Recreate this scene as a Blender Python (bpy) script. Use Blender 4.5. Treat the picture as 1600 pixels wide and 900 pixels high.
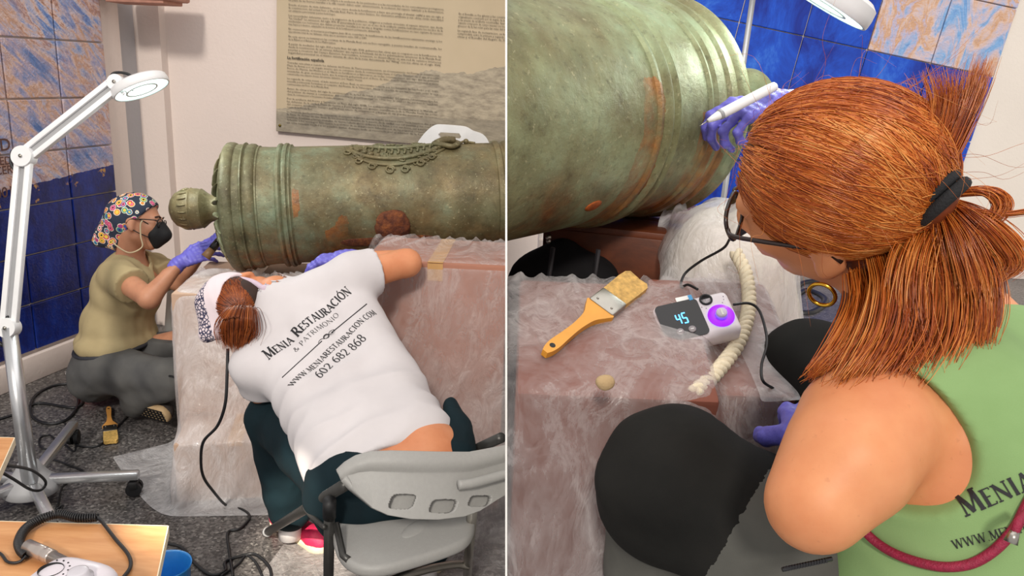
import bpy, bmesh, math, random
import numpy as np
from mathutils import Vector, Matrix
from mathutils.bvhtree import BVHTree
random.seed(7); RNG = np.random.default_rng(7)
for o in list(bpy.data.objects): bpy.data.objects.remove(o)
SC = bpy.context.scene; COL = SC.collection

# ------------------------------------------------------------------ camera
FPX = 1250.0; PITCH = math.radians(15); ROLL = math.radians(2.5); CAM = np.array([0, 0, 1.48])
_F = np.array([0, math.cos(PITCH), -math.sin(PITCH)]); _R0 = np.array([1., 0, 0]); _U0 = np.array([0, math.sin(PITCH), math.cos(PITCH)])
_R = math.cos(ROLL)*_R0 + math.sin(ROLL)*_U0; _U = math.cos(ROLL)*_U0 - math.sin(ROLL)*_R0
def P(px, py, d):
    return CAM + d*(_F + _R*(px-800)/FPX + _U*(450-py)/FPX)
def onz(px, py, z=0.0):
    v = P(px, py, 1)-CAM
    return CAM + v*((z-CAM[2])/v[2])
cd = bpy.data.cameras.new('camera'); cam = bpy.data.objects.new('camera', cd); COL.objects.link(cam)
cd.sensor_width = 36; cd.lens = FPX/1600*36; cd.clip_start = 0.02; cd.clip_end = 100
m = Matrix.Identity(4)
for i in range(3):
    m[i][0] = _R[i]; m[i][1] = _U[i]; m[i][2] = -_F[i]; m[i][3] = CAM[i]
cam.matrix_world = m; SC.camera = cam
# ------------------------------------------------------------------ light
SC.view_settings.view_transform = 'Standard'; SC.view_settings.look = 'None'
SC.view_settings.gamma = 1.0; SC.view_settings.use_curve_mapping = False
SC.view_settings.exposure = 0.08
W = bpy.data.worlds.new('world'); SC.world = W; W.use_nodes = True
W.node_tree.nodes['Background'].inputs[0].default_value = (1.0, 0.96, 0.93, 1)
W.node_tree.nodes['Background'].inputs[1].default_value = 0.66
def lamp(name, kind, loc, target, energy, color=(1, 1, 1), **kw):
    l = bpy.data.lights.new(name, kind); l.energy = energy; l.color = color
    for k, v in kw.items(): setattr(l, k, v)
    o = bpy.data.objects.new(name, l); COL.objects.link(o); o.location = loc
    o.rotation_euler = (Vector(target)-Vector(loc)).to_track_quat('-Z', 'Y').to_euler()
    return o
lamp('sun', 'SUN', (-0.75, -3, 4.2), (-0.35, 2.3, 0.4), 1.7, (1.0, 0.93, 0.84), angle=math.radians(7))
lamp('window_sunbeam', 'SPOT', (-.5, -1.6, 3.3), (-.62, 2.22, 0), 2200, (1.0, 0.90, 0.75), spot_size=math.radians(4.6), spot_blend=.25, shadow_soft_size=.03)
lamp('overhead_fill', 'AREA', (0.3, 1.6, 3.6), (0.2, 2.0, 0), 38, (1, 0.97, 0.94), size=3.2)  # broad soft fill added overhead, no fitting seen there

# ------------------------------------------------------------------ materials
def lin(h):
    if isinstance(h, str):
        c = [int(h[i:i+2], 16)/255 for i in (0, 2, 4)]
        return tuple(x/12.92 if x <= 0.04045 else ((x+0.055)/1.055)**2.4 for x in c)+(1,)
    return tuple(h)+(1,) if len(h) == 3 else h
class NT:
    def __init__(s, name):
        s.m = bpy.data.materials.new(name); s.m.use_nodes = True; s.t = s.m.node_tree
        s.b = s.t.nodes['Principled BSDF']; s.out = s.t.nodes['Material Output']; s._tc = None
    def new(s, ty, **kw):
        n = s.t.nodes.new(ty)
        for k, v in kw.items(): setattr(n, k, v)
        return n
    def link(s, a, b): s.t.links.new(a, b)
    def put(s, sock, v):
        if v is None: return
        if hasattr(v, 'links') or isinstance(v, bpy.types.NodeSocket): s.link(v, sock)
        else: sock.default_value = v
    def coord(s, kind='Object', obj=None):
        n = s.new('ShaderNodeTexCoord')
        if obj: n.object = obj
        return n.outputs[kind]
    def pos(s): return s.new('ShaderNodeNewGeometry').outputs['Position']
    def mapping(s, vec, loc=(0, 0, 0), rot=(0, 0, 0), scale=(1, 1, 1)):
        n = s.new('ShaderNodeMapping'); s.link(vec, n.inputs[0])
        n.inputs[1].default_value = loc; n.inputs[2].default_value = rot; n.inputs[3].default_value = scale
        return n.outputs[0]
    def noise(s, vec, scale=5, detail=4, rough=.55, dist=0, out=0):
        n = s.new('ShaderNodeTexNoise'); s.put(n.inputs['Vector'], vec)
        n.inputs['Scale'].default_value = scale; n.inputs['Detail'].default_value = detail
        n.inputs['Roughness'].default_value = rough; n.inputs['Distortion'].default_value = dist
        return n.outputs[out]
    def voro(s, vec, scale=5, feature='F1', out='Distance', rnd=1):
        n = s.new('ShaderNodeTexVoronoi', feature=feature); s.put(n.inputs['Vector'], vec); n.inputs['Scale'].default_value = scale
        n.inputs['Randomness'].default_value = rnd
        return n.outputs[out]
    def wave(s, vec, scale=5, dist=0, det=2, typ='BANDS', dr='X'):
        n = s.new('ShaderNodeTexWave', wave_type=typ); s.put(n.inputs['Vector'], vec)
        if typ == 'BANDS': n.bands_direction = dr
        n.inputs['Scale'].default_value = scale; n.inputs['Distortion'].default_value = dist; n.inputs['Detail'].default_value = det
        return n.outputs['Fac']
    def ramp(s, fac, stops, interp='LINEAR'):
        n = s.new('ShaderNodeValToRGB'); n.color_ramp.interpolation = interp; e = n.color_ramp.elements
        while len(e) < len(stops): e.new(.5)
        for i, (p, c) in enumerate(stops):
            e[i].position = p; e[i].color = lin(c) if not isinstance(c, (int, float)) else (c, c, c, 1)
        s.put(n.inputs[0], fac); return n.outputs[0]
    def mix(s, fac, a, b, mode='MIX'):
        n = s.new('ShaderNodeMix', data_type='RGBA', blend_type=mode)
        s.put(n.inputs[0], fac)
        for sock, v in ((n.inputs[6], a), (n.inputs[7], b)):
            if isinstance(v, (str, tuple)): v = lin(v)
            s.put(sock, v)
        return n.outputs[2]
    def math(s, op, a, b=None, c=None):
        n = s.new('ShaderNodeMath', operation=op); s.put(n.inputs[0], a); s.put(n.inputs[1], b); s.put(n.inputs[2], c); return n.outputs[0]
    def sep(s, v):
        n = s.new('ShaderNodeSeparateXYZ'); s.link(v, n.inputs[0]); return n.outputs
    def bump(s, h, strength=.3, dist=.01):
        n = s.new('ShaderNodeBump'); n.inputs['Strength'].default_value = strength; n.inputs['Distance'].default_value = dist
        s.link(h, n.inputs['Height']); s.link(n.outputs[0], s.b.inputs['Normal']); return n.outputs[0]
    def fin(s, col=None, rough=None, metal=None, spec=None, **kw):
        if isinstance(col, str): col = lin(col)
        s.put(s.b.inputs['Base Color'], col); s.put(s.b.inputs['Roughness'], rough); s.put(s.b.inputs['Metallic'], metal)
        s.put(s.b.inputs['Specular IOR Level'], spec)
        for k, v in kw.items(): s.put(s.b.inputs[k.replace('_', ' ')], v)
        return s.m
_mc = {}
def plain(name, col, rough=.5, metal=0., var=.08, scale=30, bump=0., **kw):
    """solid colour with slight procedural variation and optional fine relief"""
    if name in _mc: return _mc[name]
    n = NT(name); v = n.coord('Object'); f = n.noise(v, scale, 4)
    c = np.array(lin(col))
    a = tuple(np.clip(c[:3]*(1-var), 0, 1)); b = tuple(np.clip(c[:3]*(1+var), 0, 1))
    colr = n.ramp(f, [(.3, a), (.7, b)])
    if bump: n.bump(n.noise(v, scale*3, 5), bump, .004)
    _mc[name] = n.fin(colr, rough, metal, **kw); return _mc[name]

# ------------------------------------------------------------------ mesh helpers
def V3(a): return np.array(a, float)
def unit(v): v = V3(v); return v/np.linalg.norm(v)
def frame(z, hint=(0, 0, 1)):
    z = unit(z); h = V3(hint)
    if abs(z@unit(h)) > .98: h = V3((1, 0, 0)) if abs(z[0]) < .9 else V3((0, 1, 0))
    x = unit(np.cross(h, z)); y = np.cross(z, x); return np.column_stack([x, y, z])
class MB:
    def __init__(s): s.v = []; s.f = []; s.n = 0
    def add(s, v, f):
        v = np.asarray(v, float).reshape(-1, 3); s.v.append(v); s.f += [tuple(int(i)+s.n for i in q) for q in f]; s.n += len(v); return s
    def box(s, c, size, R=None, bev=0.0, seg=2):
        bm = bmesh.new(); bmesh.ops.create_cube(bm, size=1)
        bmesh.ops.scale(bm, vec=size, verts=bm.verts)
        if bev > 0: bmesh.ops.bevel(bm, geom=list(bm.edges), offset=bev, segments=seg, profile=.5, affect='EDGES')
        v = np.array([x.co[:] for x in bm.verts]); f = [[q.index for q in fc.verts] for fc in bm.faces]; bm.free()
        if R is not None: v = v@np.asarray(R).T
        return s.add(v+V3(c), f)
    def tube(s, path, r, n=8, cap=True, flat=None):
        path = np.asarray(path, float); m = len(path); r = np.broadcast_to(np.asarray(r, float), (m,))
        t = np.gradient(path, axis=0); t /= np.linalg.norm(t, axis=1, keepdims=True)+1e-12
        Fm = frame(t[0]); x = Fm[:, 0]; vs = []
        a = np.linspace(0, 2*np.pi, n, endpoint=False)
        for i in range(m):
            x = x-t[i]*(x@t[i]); x /= np.linalg.norm(x)+1e-12; y = np.cross(t[i], x)
            k = 1 if flat is None else flat
            vs.append(path[i]+r[i]*(np.cos(a)[:, None]*x+np.sin(a)[:, None]*y*k))
        f = [(i*n+j, i*n+(j+1) % n, (i+1)*n+(j+1) % n, (i+1)*n+j) for i in range(m-1) for j in range(n)]
        if cap: f += [tuple(range(n))[::-1], tuple(range((m-1)*n, m*n))]
        return s.add(np.vstack(vs), f)
    def cyl(s, a, b, r, r2=None, n=20): return s.tube([a, b], [r, r if r2 is None else r2], n)
    def lathe(s, prof, o, axis, n=48, hint=(0, 0, 1), cap=True):
        Fm = frame(axis, hint); a = np.linspace(0, 2*np.pi, n, endpoint=False); vs = []
        for (h, r) in prof: vs.append(V3(o)+Fm[:, 2]*h+r*(np.cos(a)[:, None]*Fm[:, 0]+np.sin(a)[:, None]*Fm[:, 1]))
        m = len(prof)
        f = [(i*n+j, i*n+(j+1) % n, (i+1)*n+(j+1) % n, (i+1)*n+j) for i in range(m-1) for j in range(n)]
        if cap: f += [tuple(range(n))[::-1], tuple(range((m-1)*n, m*n))]
        return s.add(np.vstack(vs), f)
    def sphere(s, c, r, nu=16, nv=10, R=None):
        r = np.broadcast_to(np.asarray(r, float), (3,)); th = np.linspace(0, np.pi, nv+1); ph = np.linspace(0, 2*np.pi, nu, endpoint=False)
        v = np.array([[math.sin(t)*math.cos(p), math.sin(t)*math.sin(p), math.cos(t)] for t in th for p in ph])*r
        if R is not None: v = v@np.asarray(R).T
        f = [(i*nu+j, (i+1)*nu+j, (i+1)*nu+(j+1) % nu, i*nu+(j+1) % nu) for i in range(nv) for j in range(nu)]
        return s.add(v+V3(c), f)
    def prism(s, poly, o, U, Vv, N, h):
        """extruded polygon: poly in (u,v), along N by h"""
        p = np.array(poly, float); k = len(p); o = V3(o)
        a = o+p[:, :1]*V3(U)+p[:, 1:]*V3(Vv); b = a+V3(N)*h
        f = [tuple(range(k))[::-1], tuple(range(k, 2*k))]+[(i, (i+1) % k, k+(i+1) % k, k+i) for i in range(k)]
        return s.add(np.vstack([a, b]), f)
    def build(s, name, mat, parent=None, smooth=True, fix=False): return mesh(name, np.vstack(s.v), s.f, mat, parent, smooth, fix)
def mesh(name, v, f, mat, parent=None, smooth=True, fix=False, origin=None):
    v = np.asarray(v, float)
    if origin is None:
        lo, hi = v.min(0), v.max(0); origin = np.array([(lo[0]+hi[0])/2, (lo[1]+hi[1])/2, lo[2]])
    me = bpy.data.meshes.new(name)
    if isinstance(f, np.ndarray):
        vv = (v-origin).astype(np.float32); k = f.shape[1]
        me.vertices.add(len(vv)); me.vertices.foreach_set('co', vv.ravel())
        me.loops.add(f.size); me.loops.foreach_set('vertex_index', f.ravel().astype(np.int32))
        me.polygons.add(len(f)); me.polygons.foreach_set('loop_start', np.arange(0, f.size, k, dtype=np.int32))
        me.update(calc_edges=True)
    else:
        me.from_pydata((v-origin).tolist(), [], f)
    me.update(); me.validate()
    if fix:
        bm = bmesh.new(); bm.from_mesh(me); bmesh.ops.recalc_face_normals(bm, faces=bm.faces); bm.to_mesh(me); bm.free()
    if smooth:
        me.polygons.foreach_set('use_smooth', [True]*len(me.polygons))
        if smooth is not True:
            pass
    me.materials.append(mat)
    o = bpy.data.objects.new(name, me); COL.objects.link(o)
    if smooth == 'auto':
        bm = bmesh.new(); bm.from_mesh(me)
        for e in bm.edges:
            if len(e.link_faces) == 2 and e.calc_face_angle(0) > .6: e.smooth = False
        bm.to_mesh(me); bm.free()
    place(o, origin, parent); return o
def place(o, loc, parent=None):
    if parent is not None:
        o.parent = parent
        par = Vector((0, 0, 0)); q = parent
        while q is not None: par += q.location; q = q.parent
        o.location = Vector(loc)-par
    else: o.location = Vector(loc)
def thing(name, label, cat, loc, group=None):
    o = bpy.data.objects.new(name, None); COL.objects.link(o); o.location = Vector(loc); o.empty_display_size = .05
    return tag(o, label, cat, group)
def tag(o, label=None, cat=None, group=None, kind=None):
    if label: o['label'] = label
    if cat: o['category'] = cat
    if group: o['group'] = group
    if kind: o['kind'] = kind
    return o
def struct(o): o['kind'] = 'structure'; return o
def cr(pts, n=8):
    """Catmull-Rom through points"""
    p = np.asarray(pts, float); p = np.vstack([2*p[0]-p[1], p, 2*p[-1]-p[-2]]); t = (np.arange(n)/n)[None, :, None]
    a, b, c, d = p[:-3, None], p[1:-2, None], p[2:-1, None], p[3:, None]
    q = .5*((2*b)+(c-a)*t+(2*a-5*b+4*c-d)*t*t+(3*b-a-3*c+d)*t**3)
    return np.vstack([q.reshape(-1, p.shape[1]), p[-2:-1]])
# the thin white panel between the two work bays: its plane is used to end whatever meets it
DIV_N = unit(np.cross(P(791, 100, 1)-CAM, P(791, 800, 1)-CAM)); DIV_N *= np.sign(DIV_N[0])   # points to the right bay
def trim(o, side):
    """cut a mesh where it meets the dividing panel; side=-1 keeps the left bay, +1 the right bay"""
    off = 0.0; me = o.data; bm = bmesh.new(); bm.from_mesh(me)
    M = Matrix.Translation(o.location); q = o.parent
    while q is not None: M = Matrix.Translation(q.location) @ M; q = q.parent
    n = DIV_N*(-side); co = Vector(CAM + DIV_N*(.0018*side))
    co = M.inverted() @ co
    r = bmesh.ops.bisect_plane(bm, geom=bm.verts[:]+bm.edges[:]+bm.faces[:], plane_co=co, plane_no=Vector(n), clear_outer=True)
    bm.to_mesh(me); bm.free(); return o
# ------------------------------------------------------------------ noise + implicit surfaces
_wv = RNG.normal(size=(64, 3)); _wp = RNG.uniform(0, 6.28, 64)
def wob(p, freq, seed=0, n=6):
    r = 0
    for i in range(n):
        k = _wv[(seed*7+i) % 64]*freq*(1+.35*i); r = r+np.sin(p@k+_wp[(seed*5+i*3) % 64])/(1+.3*i)
    return r/n*1.6
class RC:      # tapered limb
    def __init__(s, a, b, ra, rb): s.a, s.b, s.ra, s.rb = V3(a), V3(b), ra, rb
    def box(s): m = max(s.ra, s.rb); return np.minimum(s.a, s.b)-m, np.maximum(s.a, s.b)+m
    def d(s, p):
        ba = s.b-s.a; t = np.clip((p-s.a)@ba/(ba@ba+1e-12), 0, 1)
        return np.linalg.norm(p-s.a-t[:, None]*ba, axis=1)-(s.ra+(s.rb-s.ra)*t)
class EL:      # ellipsoid; R columns are its axes
    def __init__(s, c, r, R=None): s.c, s.r, s.R = V3(c), V3(r), (np.eye(3) if R is None else np.asarray(R))
    def box(s): m = s.r.max(); return s.c-m, s.c+m
    def d(s, p):
        q = (p-s.c)@s.R; k0 = np.linalg.norm(q/s.r, axis=1); k1 = np.linalg.norm(q/(s.r**2), axis=1)+1e-9
        return k0*(k0-1)/k1
class CY:      # flat-ended cylinder
    def __init__(s, a, b, r): s.a, s.b, s.r = V3(a), V3(b), r
    def box(s): return np.minimum(s.a, s.b)-s.r, np.maximum(s.a, s.b)+s.r
    def d(s, p):
        ax = s.b-s.a; L = np.linalg.norm(ax); ax = ax/L; h = (p-s.a)@ax
        rad = np.linalg.norm(p-s.a-h[:, None]*ax, axis=1)-s.r
        return np.maximum(rad, np.abs(h-L/2)-L/2)
def polygonise(prims, res, k=.02, off=0., cuts=(), fold=None, planes=(), keep=None):
    """smooth union of prims -> quad mesh (surface nets). cuts are prims removed; planes (p,n) remove the side n points to"""
    lo = np.min([q.box()[0] for q in prims], axis=0)-off-4*res; hi = np.max([q.box()[1] for q in prims], axis=0)+off+4*res
    dim = np.ceil((hi-lo)/res).astype(int)+1
    Fd = np.full(dim, 1.0, np.float32)
    ax = [lo[i]+res*np.arange(dim[i]) for i in range(3)]
    mg = 3*k+off+4*res
    for q in prims:
        a, b = q.box(); i0 = np.maximum(((a-mg-lo)/res).astype(int), 0); i1 = np.minimum(((b+mg-lo)/res).astype(int)+2, dim)
        if np.any(i1 <= i0): continue
        sl = tuple(slice(i0[i], i1[i]) for i in range(3))
        g = np.stack(np.meshgrid(*[ax[i][sl[i]] for i in range(3)], indexing='ij'), -1).reshape(-1, 3)
        d = q.d(g).astype(np.float32); e = Fd[sl].reshape(-1)
        h = np.clip(.5+.5*(e-d)/k, 0, 1); Fd[sl] = (e*(1-h)+d*h-k*h*(1-h)).reshape(Fd[sl].shape)
    near = np.abs(Fd-off) < mg
    idx = np.nonzero(near.ravel())[0]
    G = np.stack(np.unravel_index(idx, dim), 1)*res+lo
    val = Fd.ravel()[idx]-off
    if fold is not None: val = val+fold(G)
    for c in cuts: val = np.maximum(val, -c.d(G))
    for (pp, nn) in planes: val = np.maximum(val, (G-V3(pp))@unit(nn))
    if keep is not None: val = keep(G, val)
    Fl = Fd.ravel(); Fl[idx] = val; Fd = Fl.reshape(dim)
    S = Fd < 0
    c = np.zeros(tuple(dim-1), np.int8)
    for dx in (0, 1):
        for dy in (0, 1):
            for dz in (0, 1): c += S[dx:dim[0]-1+dx, dy:dim[1]-1+dy, dz:dim[2]-1+dz]
    act = (c > 0) & (c < 8); ci = np.argwhere(act); vid = -np.ones(tuple(dim-1), np.int64); vid[act] = np.arange(len(ci))
    acc = np.zeros((len(ci), 3)); cnt = np.zeros(len(ci))
    cor = [(x, y, z) for x in (0, 1) for y in (0, 1) for z in (0, 1)]
    for ai in range(8):
        for bi in range(ai+1, 8):
            A, B = np.array(cor[ai]), np.array(cor[bi])
            if np.abs(A-B).sum() != 1: continue
            fa = Fd[tuple((ci+A).T)]; fb = Fd[tuple((ci+B).T)]; mk = (fa < 0) != (fb < 0)
            t = np.where(mk, fa/(fa-fb+1e-12*(fa == fb)), 0); acc[mk] += (A+t[:, None]*(B-A))[mk]; cnt[mk] += 1
    v = (ci+acc/np.maximum(cnt, 1)[:, None])*res+lo
    quads = []
    for a in range(3):
        b, cc = (a+1) % 3, (a+2) % 3
        s0 = [slice(1, dim[i]-1) for i in range(3)]; s1 = list(s0); s0[a] = slice(0, dim[a]-1); s1[a] = slice(1, dim[a])
        df = S[tuple(s0)] != S[tuple(s1)]; e = np.argwhere(df); st = S[tuple(s0)][df]
        for i in range(3):
            if i != a: e[:, i] += 1
        eb = np.zeros(3, int); eb[b] = 1; ec = np.zeros(3, int); ec[cc] = 1
        q = np.stack([vid[tuple((e-eb-ec).T)], vid[tuple((e-ec).T)], vid[tuple(e.T)], vid[tuple((e-eb).T)]], 1)
        q[~st] = q[~st][:, ::-1]; quads.append(q)
    f = np.vstack(quads); f = f[(f >= 0).all(1)]
    return v, f
def relax(v, f, it=2, lam=.5):
    for _ in range(it):
        s = np.zeros_like(v); c = np.zeros(len(v))
        for i in range(4):
            for j in (1, 3): np.add.at(s, f[:, i], v[f[:, (i+j) % 4]]); np.add.at(c, f[:, i], 1)
        v = v*(1-lam)+lam*s/np.maximum(c, 1)[:, None]
    return v
def blob(name, prims, mat, parent=None, res=.008, k=.02, sm=2, **kw):
    v, f = polygonise(prims, res, k, **kw)
    if sm: v = relax(v, f, sm)
    return mesh(name, v, f, mat, parent)
def bvh_of(o):
    M = Matrix.Translation(o.location); q = o.parent
    while q is not None: M = Matrix.Translation(q.location) @ M; q = q.parent
    return BVHTree.FromPolygons([M @ x.co for x in o.data.vertices], [tuple(p.vertices) for p in o.data.polygons])
# ------------------------------------------------------------------ cloth drape (position based)
def drape(X, boxes=(), balls=(), floor=0., steps=140, it=5, pins=None, damp=.97, seed=0, grav=.0007, pushout=.006, fric=.75):
    X = X.copy(); n, m_, _ = X.shape; X += RNG.normal(size=X.shape)*.002; Y = X.copy()
    L0 = [np.linalg.norm(X[1:]-X[:-1], axis=2).mean(), np.linalg.norm(X[:, 1:]-X[:, :-1], axis=2).mean()]; Ld = math.hypot(*L0)
    def con(A, B, L, k=.5):
        d = B-A; l = np.linalg.norm(d, axis=-1, keepdims=True)+1e-9; c = d*((l-L)/l)*k; A += c; B -= c
    for s in range(steps):
        V = (X-Y)*damp; Y = X.copy(); X = X+V; X[..., 2] -= grav
        for _ in range(it):
            for o in (0, 1):
                e = (n-o)//2*2; con(X[o:o+e:2], X[o+1:o+e:2], L0[0]); e = (m_-o)//2*2; con(X[:, o:o+e:2], X[:, o+1:o+e:2], L0[1])
            for o in (0, 1):
                e = (n-o)//2*2
                con(X[o:o+e:2, :-1], X[o+1:o+e:2, 1:], Ld, .35); con(X[o:o+e:2, 1:], X[o+1:o+e:2, :-1], Ld, .35)
            for o in range(4):
                A = X[o:-4:5]; B = X[o+4::5][:len(A)]; A = A[:len(B)]; con(A, B, L0[0]*4, .04)
                A = X[:, o:-4:5]; B = X[:, o+4::5][:, :A.shape[1]]; A = A[:, :B.shape[1]]; con(A, B, L0[1]*4, .04)
            hit = np.zeros((n, m_), bool)
            for (c, h, R) in boxes:
                q = (X-c)@R; h2 = np.asarray(h)+pushout; pen = h2-np.abs(q); ins = (pen > 0).all(-1)
                if ins.any():
                    k = pen[ins].argmin(-1); qi = q[ins]; r = np.arange(len(k)); qi[r, k] = np.sign(qi[r, k])*h2[k]; X[ins] = qi@R.T+c; hit |= ins
            for (c, rad) in balls:
                d = X-c; l = np.linalg.norm(d, axis=-1); ins = l < rad+pushout
                if ins.any(): X[ins] = c+d[ins]/l[ins][:, None]*(rad+pushout); hit |= ins
            lowm = X[..., 2] < floor+.004; X[..., 2] = np.maximum(X[..., 2], floor+.004); hit |= lowm
            if pins is not None:
                for (i, j, pt) in pins: X[i, j] = pt
        Y[hit] = X[hit]*fric+Y[hit]*(1-fric)
    return X
def sheet_mesh(name, X, mat, parent=None, sub=1, crease=0., seed=0):
    n, m_, _ = X.shape; i = np.arange(n*m_).reshape(n, m_)
    f = np.stack([i[:-1, :-1], i[1:, :-1], i[1:, 1:], i[:-1, 1:]], -1).reshape(-1, 4)
    o = mesh(name, X.reshape(-1, 3), f, mat, parent)
    if sub:
        s = o.modifiers.new('sub', 'SUBSURF'); s.levels = s.render_levels = sub
    return o
def rotz(a): c, s = math.cos(a), math.sin(a); return np.array([[c, -s, 0], [s, c, 0], [0, 0, 1.]])
def rotx(a): c, s = math.cos(a), math.sin(a); return np.array([[1, 0, 0], [0, c, -s], [0, s, c.real]])
def roty(a): c, s = math.cos(a), math.sin(a); return np.array([[c, 0, s], [0, 1, 0], [-s, 0, c]])
# ================================================================== materials used widely
def terrazzo(name, tone=1.0):
    n = NT(name); v = n.pos()
    base = n.ramp(n.noise(v, 3, 4), [(.3, tuple(x*tone for x in (.07, .063, .06))), (.7, tuple(x*tone for x in (.115, .104, .099)))])
    sp = n.voro(v, 130, out='Color'); sx = n.sep(sp)[0]
    ch = n.ramp(sx, [(0, (.02, .02, .02)), (.3, (.06, .055, .055)), (.45, (.12, .11, .106)), (.8, (.17, .157, .15)), (.93, (.3, .285, .265))], 'CONSTANT')
    c = n.mix(.62, base, ch)
    n.bump(n.noise(v, 300, 2), .08, .002)
    return n.fin(c, .32, spec=.4)
def wallpaint(name, col):
    n = NT(name); v = n.pos()
    c = n.ramp(n.noise(v, 1.6, 5), [(.3, tuple(x*.93 for x in lin(col)[:3])), (.7, lin(col)[:3])])
    n.bump(n.math('ADD', n.noise(v, 9, 6), n.noise(v, 60, 3)), .12, .01)
    return n.fin(c, .75)
M_WALL = wallpaint('white_plaster', 'E2D4CC'); M_FLOOR = terrazzo('terrazzo'); M_WHITE = plain('white_board', 'F2F0ED', .5, var=.02)
M_SHADEW = wallpaint('shaded_plaster', 'B9B7BA')  # white plaster with the recess shade put into its colour
M_WPLAST = plain('white_enamel', 'E9E9EA', .3, var=.02); M_BLACK = plain('black_rubber', '141416', .55, var=.2)
M_CABLE = plain('cable_sheath', '17171A', .45, var=.1); M_STEEL = plain('brushed_steel', 'A8A49C', .32, 1.0)
M_ALU = plain('aluminium', 'C9CACC', .3, .85, var=.04); M_GREYPL = plain('grey_plastic', '9A9A9C', .5, var=.03)
M_DKSTEEL = plain('painted_grey_tube', '4B4A48', .38, .6, var=.08)
def glow(name, col, s):
    n = NT(name); return n.fin(lin(col), .4, Emission_Color=lin(col), Emission_Strength=s)
M_LENS = glow('lamp_diffuser', 'DDF7EF', 1.6)
def poly_plastic(name, tint=(.93, .91, .92), lo=.12, hi=.62):
    """thin clear polythene: partly see-through, milky along its creases, glossy"""
    n = NT(name); v = n.pos()
    w = n.mapping(v, rot=(.3, .5, .2), scale=(1, 1, .45))
    a = n.noise(w, 5, 6, .6, 1.2); b = n.noise(w, 17, 5, .6, 2.0)
    ra = n.math('ABSOLUTE', n.math('SUBTRACT', a, .5)); rb = n.math('ABSOLUTE', n.math('SUBTRACT', b, .5))
    wv_ = n.mix(.16, w, n.noise(w, 6, 3, out='Color'), 'ADD'); cr1 = n.voro(wv_, 8); cr2 = n.voro(wv_, 21)
    h = n.math('ADD', n.math('ADD', n.math('MULTIPLY', ra, .8), n.math('MULTIPLY', rb, .4)), n.math('ADD', n.math('MULTIPLY', cr1, .35), n.math('MULTIPLY', cr2, .14)))
    h0 = n.math('ADD', n.math('MULTIPLY', ra, 1.0), n.math('MULTIPLY', rb, .45))
    cre = n.ramp(h0, [(.0, 1.0), (.06, .45), (.2, .0)])
    patch = n.ramp(n.noise(v, 2.6, 4), [(.35, 0.), (.7, 1.)])
    op = n.math('ADD', n.math('MULTIPLY', cre, .3), n.math('ADD', lo, n.math('MULTIPLY', patch, hi-lo)))
    n.bump(h, .75, .03)
    n.fin(tint+(1,), .18, spec=.8)
    tr = n.new('ShaderNodeBsdfTransparent'); tr.inputs[0].default_value = (.97, .95, .95, 1)
    tl = n.new('ShaderNodeBsdfTranslucent'); tl.inputs[0].default_value = tint+(1,)
    m1 = n.new('ShaderNodeMixShader'); m1.inputs[0].default_value = .3; n.link(n.b.outputs[0], m1.inputs[1]); n.link(tl.outputs[0], m1.inputs[2])
    m2 = n.new('ShaderNodeMixShader'); n.link(op, m2.inputs[0]); n.link(tr.outputs[0], m2.inputs[1]); n.link(m1.outputs[0], m2.inputs[2])
    n.link(m2.outputs[0], n.out.inputs[0]); return n.m
M_POLY = poly_plastic('clear_polythene'); M_POLY2 = poly_plastic('milky_polythene', lo=.22, hi=.55)
M_POLYR = poly_plastic('crumpled_polythene', (.86, .82, .82), lo=.1, hi=.42)

# ================================================================== setting: left bay
A0 = onz(0, 615); B0 = onz(180, 540); WD = unit(B0-A0); WN = np.array([WD[1], -WD[0], 0.])   # tiled side wall: direction and inward normal
def WP(u, z, out=0.): return A0+WD*u+WN*out+V3((0, 0, z))
def quad_wall(name, p0, p1, z0, z1, th, n, mat):
    p0, p1, n = V3(p0), V3(p1), unit(n); mb = MB(); d = unit(p1-p0); L = np.linalg.norm(p1-p0)
    c = (p0+p1)/2-n*th/2+V3((0, 0, (z0+z1)/2)); R = np.column_stack([d, n, [0, 0, 1]])
    mb.box(c, (L, th, z1-z0), R); return struct(mb.build(name, mat, smooth=False))
TOP = 2.6
fl = MB(); fl.add([(-4.2, .3, 0), (.06, .3, 0), (.06, 5.2, 0), (-4.2, 5.2, 0), (-4.2, .3, -.1), (.06, .3, -.1), (.06, 5.2, -.1), (-4.2, 5.2, -.1)],
      [(0, 1, 2, 3), (7, 6, 5, 4), (0, 4, 5, 1), (1, 5, 6, 2), (2, 6, 7, 3), (3, 7, 4, 0)])
struct(fl.build('floor_left', M_FLOOR, smooth=False))
wl = quad_wall('wall_left', WP(-.75, 0, -.016)*V3((1, 1, 0)), WP(.94, 0, -.016)*V3((1, 1, 0)), 0, TOP, .12, WN, M_WALL)
W1 = WP(.94, 0); W1b = WP(.95, 0, -.05); W2 = WP(1.085, 0, -.05)
quad_wall('trim_1', W1b, W2, 0, TOP, .1, WN, M_SHADEW)
# pilaster face in the corner and the back wall behind the gun
BWD = unit((1, -.085, 0)); BWN = np.array([BWD[1], -BWD[0], 0.])
W3 = W2+unit((1, -.25, 0))*.155
quad_wall('trim_2', W2-unit((1, -.25, 0))*.005, W3, 0, TOP, .1, np.array([-.25, -1, 0]), M_WALL)
W4 = W3+V3((.0, .05, 0))
wb = quad_wall('wall_back', W4-BWD*.3, W4+BWD*2.02, 0, TOP, .1, BWN, M_WALL)
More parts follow.
